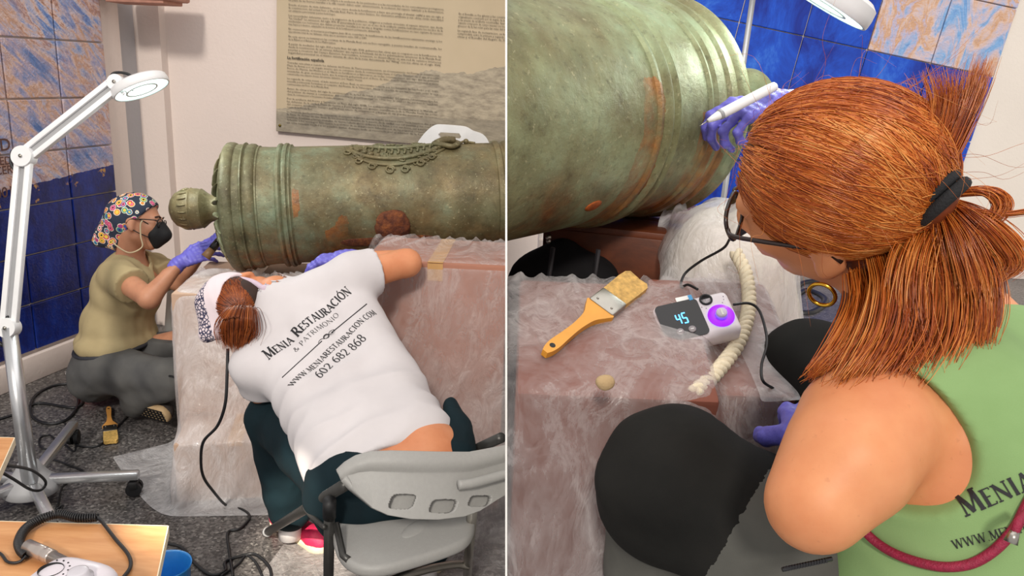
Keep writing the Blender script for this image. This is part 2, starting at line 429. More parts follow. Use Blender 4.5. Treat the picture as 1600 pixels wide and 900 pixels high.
# baseboards
bb = MB(); c = (WP(-.75, .0)+WP(.94, 0))/2; bb.box(c+WN*.008+V3((0, 0, .062)), (1.69, .03, .124), np.column_stack([WD, WN, [0, 0, 1]]), .006)
struct(bb.build('baseboard_left', M_WALL, smooth='auto'))
bb = MB(); c = W4+BWD*.95; bb.box(c+BWN*.012+V3((0, 0, .06)), (1.95, .024, .12), np.column_stack([BWD, BWN, [0, 0, 1]]), .005)
struct(bb.build('baseboard_back', M_WALL, smooth='auto'))
# --- glazed mural tiles on the side wall, each tile a piece of the wall
def mural(name, ref, edge0, edge1, blue_only=False, rot=-.75, sx=2.2):
    n = NT(name); v = n.coord('Object', ref); s = n.sep(v)
    al = n.math('SUBTRACT', n.math('MULTIPLY', s[0], .74), n.math('MULTIPLY', s[2], .67)); ac = n.math('ADD', n.math('MULTIPLY', s[0], .67), n.math('MULTIPLY', s[2], .74))
    def strk(ka, kc, off):
        cb = n.new('ShaderNodeCombineXYZ'); n.put(cb.inputs[0], n.math('MULTIPLY_ADD', al, ka, off)); n.put(cb.inputs[2], n.math('MULTIPLY', ac, kc)); return cb.outputs[0]
    con = lambda f, k: n.math('MULTIPLY_ADD', n.math('SUBTRACT', f, .5), k, .5)
    a = con(n.noise(strk(2.2, 8, 0.), 1.0, 9, .68, .35), 1.7); b = con(n.noise(strk(3.5, 11, 7.), 1.0, 9, .7, .5), 1.7)
    c1 = n.ramp(a, [(.15, '22407E'), (.3, '5B7CB6'), (.38, '8E97BE'), (.45, 'B7A6BA'), (.5, 'D8BCB4'), (.56, 'C99A7C'), (.62, 'C2B7C4'), (.7, '8FA2CC'), (.8, '2F57A4')])
    c2 = n.ramp(b, [(.2, '1B3F90'), (.36, '6C90CC'), (.46, 'C9C0CC'), (.52, 'DDBBAE'), (.57, 'A9745A'), (.62, 'C7B4BE'), (.75, '716E92'), (.85, '3A3550')])
    c = n.mix(n.ramp(n.noise(v, 3.2, 3), [(.42, 0.), (.6, 1.)]), c1, c2)
    fl_ = n.ramp(n.noise(v, 26, 6, .7, 1.5), [(.6, 0.), (.68, 1.)]); c = n.mix(n.math('MULTIPLY', fl_, .4), c, 'B9825A')
    fl2 = n.ramp(n.noise(n.mapping(v, loc=(9, 0, 4)), 34, 6, .7, 1.), [(.62, 0.), (.7, 1.)]); c = n.mix(n.math('MULTIPLY', fl2, .55), c, 'F0E6DC')
    bl = n.ramp(n.noise(n.mapping(v, scale=(1, 1, .5)), 7, 6, .7), [(.28, '020A30'), (.45, '061A62'), (.6, '0B2C86'), (.78, '2450A8')])
    e = n.math('ADD', s[2], n.math('MULTIPLY', n.math('SUBTRACT', n.noise(v, 16, 4), .5), .03))
    lim = n.math('ADD', edge0, n.math('MULTIPLY', s[0], edge1))
    isb = n.math('LESS_THAN', e, lim)
    c = n.mix(isb, c, bl)
    och = n.math('MULTIPLY', n.math('LESS_THAN', n.math('ABSOLUTE', n.math('SUBTRACT', e, n.math('SUBTRACT', lim, .04))), .045), n.ramp(n.noise(v, 15, 5, .6), [(.6, 0.), (.64, 1.)]))
    c = n.mix(och, c, 'B98B4E')
    rel = n.math('MULTIPLY', n.noise(v, 45, 6, .65, 1.), n.math('SUBTRACT', 1., n.math('MULTIPLY', isb, .8)))
    n.bump(rel, .55, .02)
    return n.fin(c, n.ramp(isb, [(0, .3), (1, .16)]), spec=.5)
ref = bpy.data.objects['wall_left']
mref_loc = WP(0, 0)
M_MURAL = None
def tile_object(name, sx, sz, th=.016, bev=.004):
    mb = MB(); mb.box((0, 0, 0), (sx, th, sz), None, bev, 2); me = mb.build(name, M_WHITE, smooth=False); return me
# mural coordinates come from the wall: x along the wall, z up
TILE_Z = [.135, .357, .585, .808, 1.045, 1.28, 1.54, 1.79, 2.04, 2.29, 2.54]; TILE_U = [-.66, -.365, -.075, .22, .515, .81]
wl_local = wl.location
n_m = NT('tile_coordinates'); bpy.data.materials.remove(n_m.m)
wang = math.atan2(WD[1], WD[0])
# rebuild the wall's transform so its local axes run along the wall
def realign(o, ang):
    M = Matrix.Rotation(-ang, 4, 'Z'); o.data.transform(M); o.rotation_euler.z = ang
realign(wl, wang)
M_MURAL = mural('mural_glaze', wl, .885-.0, .085)
tb = {}
for iz in range(len(TILE_Z)-1):
    for iu in range(len(TILE_U)-1):
        u0, u1, z0, z1 = TILE_U[iu], TILE_U[iu+1], TILE_Z[iz], TILE_Z[iz+1]; g = .0035
        key = (round(u1-u0, 3), round(z1-z0, 3))
        if key not in tb:
            t = tile_object('tile', u1-u0-2*g, z1-z0-2*g); t.data.materials[0] = M_MURAL; tb[key] = t.data
        else:
            t = bpy.data.objects.new('tile', tb[key]); COL.objects.link(t)
        c = WP((u0+u1)/2, z0+g, -.009+random.uniform(-.0015, .0015))
        t.parent = wl
        t.matrix_parent_inverse = Matrix.Identity(4)
        t.location = (Matrix.Rotation(-wang, 4, 'Z') @ (Vector(c)-wl.location)); t.rotation_euler = (random.uniform(-.004, .004), 0, random.uniform(-.004, .004))
M_INK = plain('brown_glaze_lettering', '5B3A33', .4)
def flat_text(name, body, size, o, U, Vv, N, mat, parent=None, align='LEFT', lift=.0015, bold=0., res=2, space=1.0, width=None):
    cu = bpy.data.curves.new(name, 'FONT'); cu.body = body; cu.size = size; cu.align_x = align; cu.resolution_u = res; cu.offset = bold; cu.space_line = space
    ob = bpy.data.objects.new(name, cu); COL.objects.link(ob)
    dg = bpy.context.evaluated_depsgraph_get(); me = bpy.data.meshes.new_from_object(ob.evaluated_get(dg))
    v = np.array([x.co[:] for x in me.vertices]).reshape(-1, 3); f = [tuple(p.vertices) for p in me.polygons]
    bpy.data.objects.remove(ob); bpy.data.curves.remove(cu); bpy.data.meshes.remove(me)
    if width: v[:, 0] *= width/max(v[:, 0].max(), 1e-6)
    w = V3(o)+v[:, :1]*V3(U)+v[:, 1:2]*V3(Vv)+V3(N)*lift
    return mesh(name, w, f, mat, parent, smooth=False)
def fix_parent(o, par, ang):     # child of a turned wall
    w = o.location.copy()
    if o.parent:
        q = o.parent
        while q is not None: w += q.location; q = q.parent
    o.parent = par; o.location = Matrix.Rotation(-ang, 4, 'Z') @ (w-par.location); o.rotation_euler.z = -ang
for (u, z, txt, s) in ((.205, 1.065, 'CIUDAD', .075), (.20, 1.005, 'MERCED', .05), (.20, .965, 'ACER', .05), (.195, .865, '2001', .065)):
    t = flat_text('lettering', txt, s, WP(u, z), WD, (0, 0, 1), WN, M_INK, res=3, bold=.0006, lift=.0045, align='RIGHT')
    fix_parent(t, wl, wang)
# terracotta ledge over the pilaster
M_TERRA = plain('terracotta', 'B98674', .7, var=.15, scale=20, bump=.4)
lg = MB(); lc = P(226, -4, 3.92); lg.box(lc+V3((0, .0, .02)), (.36, .22, .07), rotz(-.12), .012); lg.box(lc+V3((0, -.005, -.022)), (.30, .18, .02), rotz(-.12), .006)
tag(lg.build('ledge', M_TERRA, smooth='auto'), 'terracotta pink ledge jutting out above the white corner pilaster', 'ledge')

# ================================================================== information panel on the back wall
def wall_hit(px, py, out=.0):
    v = P(px, py, 1)-CAM; p0 = W4+BWN*out; return CAM+v*(((p0-CAM)@BWN)/(v@BWN))
tilt = math.radians(-2.3)
SU = BWD*math.cos(tilt)+V3((0, 0, 1))*math.sin(tilt); SV = V3((0, 0, 1))*math.cos(tilt)-BWD*math.sin(tilt)
s_bl = wall_hit(431, 205, .03); s_w = float(np.linalg.norm(wall_hit(788, 222, .03)-s_bl)); s_h = 1.25
def panel_mat():
    n = NT('printed_panel'); v = n.coord('Object'); s = n.sep(v)   # panel-local metres
    sep_ = n.ramp(n.noise(v, 2, 4), [(.3, 'B9A98C'), (.7, 'C9B79B')])
    hill = n.math('ADD', n.math('MULTIPLY', n.noise(n.mapping(v, scale=(1, 1, 0)), 2.2, 5), .34), .02)
    zz = s[2]
    g1 = n.ramp(n.noise(n.mapping(v, scale=(1, 1, 2.5)), 9, 7, .7), [(.25, '4A453E'), (.5, '857E70'), (.75, 'A9A292')])
    g2 = n.ramp(n.noise(n.mapping(v, loc=(5, 0, 0), scale=(1, 1, 3)), 14, 7, .7), [(.3, '55504A'), (.45, '8F8778'), (.6, 'B3A995')])
    low = n.math('LESS_THAN', zz, n.math('ADD', .10, n.math('MULTIPLY', s[0], .05)))
    town = n.math('LESS_THAN', zz, n.math('ADD', hill, n.math('MULTIPLY', n.math('SUBTRACT', s[0], .25), .28)))
    f = n.math('MULTIPLY', town, .75)
    c = n.mix(f, sep_, g2); c = n.mix(n.math('MULTIPLY', low, .55), c, g1)
    return n.fin(c, .35)
M_PANEL = panel_mat()
pn = thing('information_panel', 'beige printed panel of Spanish text hanging on the back wall', 'sign', s_bl)
RP = np.column_stack([SU, -BWN, SV]); mb = MB(); mb.box((s_w/2, .012, s_h/2), (s_w, .02, s_h), None, .002)
bd = mb.build('board', M_PANEL, smooth=False, parent=None); bd.data.transform(Matrix.Translation(bd.location)); bd.location = (0, 0, 0)
bd.parent = pn; bd.rotation_euler = Matrix(RP.tolist()).to_euler()
M_PRINT = plain('dark_print', '4B4438', .6)
paras = [
 (-1, ['En los siglos XVI y XVII la plaza se adapta a la evolucion de los pertrechos y a las necesidades de los conocimientos portugueses.', 'La plaza de las fuertes murallas a la villa cuando deben estar, anteriormente, la evolucion del espacio habitado y la demarcacion.']),
 (0, ['Desde el punto de vista defensivo, en los casos donde la fortificacion y base que protegia el alcazar califal y que un siglo y', 'la construccion del actual foso y Muralla Real. Parte de estos lienzos, los elementos arrabales y sus obras seran demolidos', 'ser utilizados para levantar puntos homologos.']),
 (1, ['Las necesidades defensivas, junto a la asignacion de la poblacion, obligaron a reducir el recinto al espacio interior, que desde', '"La Ciudad". La extension del siglo XVI. El generalizado y no uso en el uso de la artilleria cambia radicalmente los modos de la', 'medievales con torreones que debian proyectar murallas por las alas y dirigidas contra fortificaciones en caso captura de terreno', 'mas bajos y robustos, adaptados en la tecnica de la fortificacion permanente, abaluartada.']),
 (2, ['En consecuencia, el monarca portugues Juan III se considero la insuficiencia de las fortificaciones existentes encargo a los', 'una reforma total de sus defensas, obras que se ejecutaron entre 1541 y 1549.']),
 (3, ['En esta epoca se levantaron las cortinas de la Muralla Real con su foso navegable, y puente levadizo de contramuralla, los', 'de la Ribera y el Baluarte de los Mallorquines.']),
 (4, ['A partir de mediados del siglo XVI y hasta fines del siglo XVII, gobiernos han obras que se ocuparon con la fortificacion, las', 'desde la construccion de un sistema defensivo que separa la Peninsula del de los gobernadores anteriores de la Muralla Real,', 'puertas y recursos del Campo Exterior, hoy nombre, actuacion, se desarrollaran en una red de caminos interiores', 'seguridad perimetral en el mismo sistema de obra de la zona denominada del "Afrag" con sus obras en el siglo XVII.'])]
paras2 = [
 ['Tomadas esta plaza y cuando los defensas del Frente de Tierra permanecieron, en el renacimiento del Fuerte en construccion', 'Plaza de Armas por un angulo interno que se comunico desde la contraescarpa hasta el Campo Exterior, en el que es posible', 'Fosos de Marina del Molinos y el Glacis se fortificaron y fabricaron en todas construcciones que algo que las primeras', 'avanzadas de gran anchura hasta que la mayoria gobernada por el Foso de Sitio, mando crear construcciones al inicio', 'comunicadas mas adentro frente del sistema defensivo, por "Angulo" frontal.'],
 ['La segunda de estas zonas, el lado interior al Foso Real, se encontraba rodeada por los baluartes de San Pedro y un doble', 'muralla perimetral, formaban el conjunto del Frente de la Valenciana. Hasta el caracter de una vez levantado como la casa', 'contraescarpa del Foso de la Muralla Real.'],
 ['Antes de obras y hasta del siglo la construccion de la red de minas y comunidades del sistema subterraneo, que fue', 'del primer de minas y contaminas del contrario y contraminas en 1796 con lo cual no ha permitido tambien', 'obras de comunicacion a los puestos frontales defensivos.'],
 ['Por la artilleria del frente y fortalezas en fines del siglo XVIII, los trabajos consisten en obra reparar la Muralla en', 'las defensas de la ciudad, Plaza de Armas y Foso, ampliar con gruesas murallas en toda la Muralla, hasta las zonas', 'del conjunto fortificado, siempre por su buen estado de construccion y la plaza de sus grandes muestras en su recinto', 'cuenta de la Muralla Real.'],
 ['La fortaleza quedo concluida, coronando el conjunto defensivo que ha llegado en buena parte hasta nuestros dias y que', 'la Plaza de Armas en una linea de los muros fortificados de la puerta de la ciudad con sus puertas y los cuarteles', 'puentes. Distintas plantas, murallas de tierra rellena abren el frente a la bahia y con sus fosos, sus puertas y con', 'defensas a los enemigos. Los restos hoy visibles de su arquitectura defensiva son de los mayores conjuntos en pie', 'en esta nuestra ciudad y se pueden visitar durante todo el recorrido por el interior de la fortificacion.']]
def para(lines, z, size, x, wid):
    for ln in lines:
        full = len(ln) > 95 or x > .6
        tl_ = flat_text('printed_line', ln, size, s_bl+SU*x+SV*z, SU, SV, BWN, M_PRINT, pn, lift=.0045, res=1, width=wid if full else wid*len(ln)/150)
        if x > .6: trim(tl_, -1)
        z -= .0143
    return z-.0085
z = .675
for _, l in paras: z = para(l, z, .0142, .065, .80)
z -= .005; flat_text('printed_heading', 'La fortificación española', .02, s_bl+SU*.06+SV*z, SU, SV, BWN, M_PRINT, pn, lift=.0045, res=1, bold=.0006); z -= .022
for l in paras2: z = para(l, z, .0132, .06, .80-.0*z)
zz = .66
for l in (['En el Revellin se fue iglesias y fue construido hasta el', 'originalmente construido por un angulo de la iglesia y con', 'y las piezas de artilleria construidas, fuerte se fue la', 'cubierto compuesto de cuerpo interior con los muros de la', 'gruesos de la luz solar para las salas del interior y el'], ['La segunda fase de restauracion, se hizo con el', 'comprendida entre la primera y segunda puerta, las', 'obras y el Revellin del Angulo de San Pablo.']):
    zz = para(l, zz, .0145, .94, .30)
mb = MB(); st = s_bl+SU*.022+SV*.032
mb.lathe([(0, .007), (.004, .007), (.006, .004)], st+BWN*.0, BWN, 16); mb.build('brass_stud', plain('brass_stud', '7A6A2E', .35, .8), pn)
for ch in pn.children: 
    if ch.type == 'MESH' and ch.name.startswith('printed'): pass

# ================================================================== dividing panel between the bays
d0, d1 = 1.15, 6.6; th = .0028
vs = []
for d in (d0, d1):
    for py in (-260, 1900 if d < 2 else 620):
        c = P(791, py, d)
        if py > 500:
            v = P(791, py, 1)-CAM
            if c[2] < 0: c = CAM+(c-CAM)*1.0
        vs += [c-DIV_N*th/2, c+DIV_N*th/2]
vs = np.array(vs)
dv = MB(); dv.add(vs, [(0, 1, 3, 2), (4, 6, 7, 5), (0, 2, 6, 4), (1, 5, 7, 3), (0, 4, 5, 1), (2, 3, 7, 6)])
struct(dv.build('wall_divider', M_WHITE, smooth=False, fix=True))
# ================================================================== bronze guns
def bronze(name, ref, tone, rust_lo=-.1, rust_hi=.25, ax=None, s0=0., bands=()):
    """patinated bronze; object coordinates: x along the barrel, z up"""
    n = NT(name); v = n.coord('Object', ref); s = n.sep(v)
    g = n.ramp(n.noise(v, 6, 7, .65), [(.28, '3C3A27'), (.42, '5F6045'), (.53, '74765A'), (.66, '82947A'), (.8, 'AEB896')] if tone < 0 else [(.26, '55563A'), (.4, '7C8059'), (.53, '94A078'), (.66, 'A3B892'), (.8, 'C2CCA6')])  # right gun's lighter greens put stronger light into the patina colour
    b = n.ramp(n.noise(n.mapping(v, loc=(4, 2, 1)), 3.2, 6, .6), [(.35, 0.), (.62, 1.)])
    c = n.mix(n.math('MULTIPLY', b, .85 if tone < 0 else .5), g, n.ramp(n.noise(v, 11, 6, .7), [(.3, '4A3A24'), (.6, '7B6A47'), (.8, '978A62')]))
    sp = n.ramp(n.noise(v, 60, 5, .7), [(.55, 0.), (.7, 1.)]); c = n.mix(n.math('MULTIPLY', sp, .45), c, '3A3222')
    sp2 = n.ramp(n.noise(n.mapping(v, loc=(1, 7, 3)), 90, 4, .7), [(.6, 0.), (.7, 1.)]); c = n.mix(n.math('MULTIPLY', sp2, .5), c, 'C2BC96')
    # iron staining low on the flank and along the mouldings
    low = n.math('MULTIPLY', n.ramp(s[2], [(0, 1.), (1, 1.)]), n.math('SUBTRACT', 1., n.math('SMOOTH_MIN', 1., n.math('MAXIMUM', 0., n.math('DIVIDE', n.math('SUBTRACT', s[2], rust_lo), rust_hi)), .1)))
    rn = n.ramp(n.noise(n.mapping(v, loc=(2, 9, 5)), 4.5, 6, .65, .5), [(.42, 0.), (.6, 1.)])
    c = n.mix(n.math('MULTIPLY', n.math('MULTIPLY', low, rn), .95), c, n.ramp(n.noise(v, 22, 6, .7), [(.3, '3B1E10'), (.5, '7A3E16'), (.68, 'A5622A'), (.8, '8A6A45')]))
    if ax is not None:
        dp = n.new('ShaderNodeVectorMath', operation='DOT_PRODUCT'); n.link(v, dp.inputs[0]); dp.inputs[1].default_value = tuple(ax); sc_ = n.math('ADD', dp.outputs['Value'], s0)
        bn = n.ramp(n.noise(n.mapping(v, loc=(7, 3, 1)), 6, 6, .65), [(.4, 0.), (.56, 1.)])
        zn = n.math('ADD', s[2], n.math('MULTIPLY', n.math('SUBTRACT', n.noise(v, 9, 5), .5), .35))
        for (c0, wd, zlo, zhi) in bands:
            g_ = n.math('LESS_THAN', n.math('ABSOLUTE', n.math('SUBTRACT', sc_, c0)), n.math('MULTIPLY', n.noise(v, 12, 5), wd*2)); zz_ = n.math('MULTIPLY', n.math('GREATER_THAN', zn, zlo), n.math('LESS_THAN', zn, zhi))
            c = n.mix(n.math('MULTIPLY', n.math('MULTIPLY', g_, zz_), n.math('MULTIPLY', bn, .7)), c, n.ramp(n.noise(v, 30, 6, .7), [(.3, '5A2C12'), (.5, '95531F'), (.7, 'B87A35')]))
    n.bump(n.math('ADD', n.noise(v, 40, 6, .7), n.math('MULTIPLY', n.noise(v, 7, 4), 1.2)), .45, .006)
    return n.fin(c, n.ramp(n.noise(v, 15, 4), [(.3, .38), (.7, .62)]), .25, spec=.5)
def gun(label, prof, a, b, leaf, arms, trun, side, rust):
    """a: breech end on the axis, b: point further along the barrel"""
    a, b = V3(a), V3(b); ax = unit(b-a); root = thing('cannon', label, 'cannon', a)
    Fm = frame(ax); e = bpy.data.objects
    Rm = np.column_stack([ax, np.cross(V3((0, 0, 1)), ax)/np.linalg.norm(np.cross(V3((0, 0, 1)), ax)), [0, 0, 0]]); Rm[:, 2] = np.cross(Rm[:, 0], Rm[:, 1])
    # finer profile so relief and taper stay smooth
    mb = MB(); mb.lathe(prof, a, ax, 96)
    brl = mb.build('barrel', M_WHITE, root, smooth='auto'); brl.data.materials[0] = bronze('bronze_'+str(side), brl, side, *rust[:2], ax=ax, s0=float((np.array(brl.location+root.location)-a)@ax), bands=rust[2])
    mat = brl.data.materials[0]
    return root, brl, mat, ax, Rm
K = 1/405.
def px_prof(rows, x0): return [((x-x0)*K*1.03, r*K) for (x, r) in rows]
rowsL = [(273, 1), (274, 9), (277, 17), (283, 25), (291, 29), (299, 31), (305, 31.5), (306, 32.5), (308, 31.5), (314, 31), (320, 29.5), (321, 30.5), (323, 29), (328, 24.5), (333, 21), (338, 20), (343, 21.5), (346, 27), (348, 36), (349, 40),
  (351, 52), (354, 68), (357, 80), (359.5, 88), (361, 91), (362, 95.5), (365, 98.5), (369, 99.5), (374, 99.2), (377.5, 97.5), (378.5, 95.8), (383, 96), (388, 95.5), (389, 97.5), (391, 98.5), (392, 96.5), (393, 95), (399, 96.5), (404, 96), (407, 93.5), (408, 92), (409, 93), (411, 93), (412, 91.5), (424, 90.8), (436, 90.5), (437, 93), (439, 95.5), (442, 96), (444, 94.5), (445, 93), (446.5, 95), (449, 96.3), (452, 95.8), (453, 93), (454, 92.5), (455, 94), (457, 94), (458, 92), (460, 90.5)]
rowsL += [(x, 90.5-(x-460)*.006) for x in range(480, 756, 25)]
rowsL += [(757, 88.5), (758, 91), (762, 92.5), (766, 92), (768, 89), (772, 88.5), (774, 91), (779, 92.5), (783, 90.5), (785, 87.5), (850, 86.5)]
gA = P(365, 324, 3.06); gB = P(792, 309, 3.22)
gunL, brlL, matL, axL, RL = gun('green bronze cannon lying across the bay, coat of arms on top', px_prof(rowsL, 365), gA, gB, None, None, None, -1, (.09, .15, [(.255, .012, .22, .34), (.40, .05, .05, .2)]))
trim(brlL, -1)
# foliage on the breech face and knob (raised leaves)
mb = MB()
for i in range(22):
    t = 2*np.pi*i/22; Fm = frame(axL)
    dr = Fm[:, 0]*math.cos(t)+Fm[:, 1]*math.sin(t)
    pts = [gA+axL*((x-365)*K*1.03-.004)+dr*(r*K) for x, r in ((349, 42), (351, 54), (354, 69), (357, 80.5), (360, 88))]
    mb.tube(cr(pts, 3), np.array([.004, .009, .012, .014, .013, .012, .012, .011, .009, .007, .006, .004, .002]), 6, flat=.5)
mb.build('leaf_collar', matL, gunL)['kind'] = 'stuff'
mb = MB()
for i in range(18):
    t = 2*np.pi*i/18; Fm = frame(axL); dr = Fm[:, 0]*math.cos(t)+Fm[:, 1]*math.sin(t)
    pts = [gA+axL*((x-365)*K*1.03)+dr*(r*K) for x, r in ((290, 28.5), (296, 30.6), (303, 31.6))]
    mb.tube(cr(pts, 3), np.array([.002, .004, .0055, .006, .006, .005, .002]), 5, flat=.5)
mb.build('knob_leaf_relief', matL, gunL)['kind'] = 'stuff'
# coat of arms in relief: crown, collar of scrolls and pendant, on top of the barrel
def on_gun(px, ang, r=.2225):
    """point on the left barrel; ang from the top towards the viewer"""
    s = (px-365)*K*1.03; up = RL[:, 2]; fr = -RL[:, 1]
    return gA+axL*s+(up*math.cos(ang)+fr*math.sin(ang))*r
mb = MB()
def relief_path(pts, r, closed=False): mb.tube(cr([on_gun(x, a, .221+h) for x, a, h in pts], 5), r, 7, flat=.8)
for off, rr in ((0, .010), (.14, .007)):
    relief_path([(538+off*60, .28+off, .002), (570, .55+off, .003), (610, .62+off, .004), (650, .5+off, .003), (682, .22+off, .002)], rr)
relief_path([(545, .05, 0), (580, .25, .004), (612, .3, .004), (648, .22, .004), (680, .02, 0)], .009)
for i in range(15):
    x = 545+i*9.6; a = .62-.38*abs((x-612)/70)**1.6
    c = on_gun(x, a, .224); mb.sphere(c, (.011, .011, .009), 8, 6)
for i in range(11):
    x = 565+i*9.5; a = .42-.22*abs((x-612)/55)**2
    mb.tube(cr([on_gun(x, a-.07, .223), on_gun(x+2, a, .229), on_gun(x, a+.07, .223)], 3), .005, 6)
for (x, a, r) in ((540, .42, .016), (556, .66, .014), (575, .78, .016), (600, .86, .018), (622, .86, .016), (645, .74, .016), (662, .6, .015), (690, .3, .016), (585, .12, .02), (640, .1, .018)):
    c = on_gun(x, a, .222); n_ = unit(c-(gA+axL*((c-gA)@axL))); Fm = frame(n_)
    ring = [c+(Fm[:, 0]*math.cos(t)+Fm[:, 1]*math.sin(t))*r*(1-.09*t/1.5)+n_*.003 for t in np.linspace(0, 8.5, 26)]
    mb.tube(ring, .0045, 6)
relief_path([(668, .12, .006), (682, .3, .012), (695, .36, .012), (704, .22, .01), (700, .05, .006)], .013)
relief_path([(672, .2, .01), (686, .12, .018), (700, .1, .014)], .02)
relief_path([(706, .1, .0), (714, .05, .008), (722, .02, .004), (732, .04, 0)], .006)
mb.sphere(on_gun(718, .02, .228), .011, 10, 8)
for i in range(46):
    x = RNG.uniform(532, 694); lim_ = .84-.5*abs((x-612)/82)**1.7; a = RNG.uniform(.02, lim_); r = RNG.uniform(.006, .013)
    c = on_gun(x, a, .2215); n_ = unit(c-(gA+axL*((c-gA)@axL))); Fm = frame(n_); t0 = RNG.uniform(0, 6)
    mb.tube([c+(Fm[:, 0]*math.cos(t+t0)+Fm[:, 1]*math.sin(t+t0))*r*(.35+.65*t/5)+n_*.002 for t in np.linspace(0, 5, 14)], .0035, 5)
mb.build('coat_of_arms', matL, gunL)
# rusted trunnion stump
def rustmat():
    n = NT('rusted_iron'); v = n.coord('Object')
    c = n.ramp(n.noise(v, 28, 7, .7), [(.28, '2A140E'), (.45, '5A2C18'), (.58, '7C4420'), (.72, 'A6662E')])
    n.bump(n.noise(v, 45, 6, .75), .9, .012); return n.fin(c, .8)
M_RUST = rustmat()
c = on_gun(600, 1.83, .225); nrm = unit(c-(gA+axL*((c-gA)@axL))); Fm = frame(nrm)
mb = MB(); mb.sphere(c, (.066, .066, .035), 28, 18, Fm); v = mb.v[0]; mb.v[0] = v+ (v-c)*(.12*wob(v, 60, 3)[:, None])
mb.build('trunnion_stump', M_RUST, gunL)
mb = MB()
for (px, an, sx, sz) in ((560, 2.12, .10, .022), (640, 2.15, .075, .028), (602, 2.25, .05, .03)):
    c = on_gun(px, an, .222); nrm = unit(c-(gA+axL*((c-gA)@axL))); Fm = np.column_stack([axL, np.cross(nrm, axL), nrm]); k0 = len(mb.v)
    mb.sphere(c, (sx, sz, .006), 24, 12, Fm); v = mb.v[k0]; mb.v[k0] = v+(v-c)*(.25*wob(v, 45, 5)[:, None])
mb.build('rust_crust', M_RUST, gunL)['kind'] = 'stuff'

# ---- right gun (near the viewer)
RA = P(1016, 168, 1.80); RB = P(720, 190, 1.38)
rowsR = [(-.52, .004), (-.518, .03), (-.50, .058), (-.46, .072), (-.41, .07), (-.36, .05), (-.25, .045), (-.08, .05), (-.05, .06), (-.045, .10), (-.03, .165), (-.012, .195), (-.004, .206), (.004, .212), (.016, .213), (.024, .208), (.028, .203), (.046, .203), (.05, .207), (.056, .207), (.06, .201), (.075, .204), (.09, .202), (.096, .196), (.1, .198), (.104, .198), (.108, .193), (.15, .192), (.19, .192),
  (.194, .197), (.2, .2), (.207, .197), (.211, .193), (.216, .198), (.224, .202), (.233, .2), (.238, .195), (.242, .197), (.248, .197), (.252, .192)]
rowsR = [(a*1.25 if a > 0 else a, b*1.15) for a, b in rowsR]
LR = np.linalg.norm(RB-RA); rowsR += [(x, .2205-(x-.3)*.008) for x in np.linspace(.335, LR+.4, 14)]
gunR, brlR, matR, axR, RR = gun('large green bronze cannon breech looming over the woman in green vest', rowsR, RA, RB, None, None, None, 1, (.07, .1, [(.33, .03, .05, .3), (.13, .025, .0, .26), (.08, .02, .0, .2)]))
trim(brlR, 1)
mb = MB()
def on_gunr(s, ang, r=.2085):
    up = RR[:, 2]; fr = np.cross(axR, up); fr = fr*(-1 if fr[1] > 0 else 1); return RA+axR*s+(up*math.cos(ang)+fr*math.sin(ang))*r
c = on_gunr(.42, 2.3, .2200); nrm = unit(c-(RA+axR*((c-RA)@axR))); Fm = np.column_stack([axR, np.cross(nrm, axR), nrm])
mb.sphere(c, (.022, .014, .004), 16, 10, Fm); mb.build('rust_spot', plain('orange_rust', 'A5521A', .7, var=.4, scale=80), gunR)
# ================================================================== crates and polythene, left bay
def wood(name, c1, c2, scale=3, rough=.5):
    n = NT(name); v = n.coord('Object')
    g = n.noise(n.mapping(v, scale=(1, 6, 6)), scale*3, 6, .6, .4)
    c = n.ramp(g, [(.3, c1), (.7, c2)]); c = n.mix(n.math('MULTIPLY', n.ramp(n.noise(v, 12, 4), [(.55, 0.), (.75, 1.)]), .25), c, c1)
    n.bump(g, .1, .003); return n.fin(c, rough)
M_CARD = plain('reddish_cardboard', 'A4705C', .8, var=.12, scale=6); M_CARD2 = plain('pale_cardboard', 'B89A84', .8, var=.1, scale=8)
M_PLY = wood('birch_plywood', 'C28450', 'DDA470', 2.2, .5); M_PLYE = plain('plywood_edge', 'E9D9BC', .6)
M_TAPE = plain('brown_tape', 'C79A62', .4)
def crate(name, label, c, h, R, mat, tape=True, cat='box', group=None, tr=0):
    t = thing(name, label, cat, V3(c)-V3((0, 0, h[2])), group); mb = MB(); mb.box(c, V3(h)*2, R, .008); b = mb.build('carton', mat, t, smooth='auto')
    if tr: trim(b, tr)
    if not tape: return t
    mb = MB(); mb.box(V3(c)+R[:, 2]*(h[2]+.0006), (.05, h[1]*2.002, .0015), R); mb.box(V3(c)-R[:, 1]*(h[1]+.0006)+R[:, 2]*h[2]*.93, (.05, .0015, h[2]*.13), R)
    k = mb.build('tape', M_TAPE, t, smooth=False)
    if tr: trim(k, tr)
    return t
I3 = np.eye(3)
bx1 = (V3((-1.0, 2.98, .34)), V3((.23, .25, .34)), rotz(.1)); bx2 = (V3((-.245, 2.7, .44)), V3((.235, .19, .44)), rotz(-.03)); bx1b = (V3((-.95, 2.62, .11)), V3((.2, .12, .11)), rotz(.2))
bx3 = (V3((-.62, 3.15, .34)), V3((.14, .2, .34)), I3)
crate('cardboard_box', 'tall cardboard box propping the cannon knob end, wrapped in polythene', bx1[0], bx1[1], bx1[2], M_CARD2)
crate('cardboard_box', 'low pale box under the sheet beside the white-shirted woman\'s knee', bx1b[0], bx1b[1], bx1b[2], M_CARD2)
crate('cardboard_box', 'reddish cardboard box under polythene at the white-shirted woman\'s right elbow', bx2[0], bx2[1], bx2[2], M_CARD, tr=-1)
crate('cradle_block', 'dark wooden block carrying the cannon behind the white-shirted woman', bx3[0], bx3[1], bx3[2], wood('dark_wood', '3A2317', '5B3825'), cat='block')
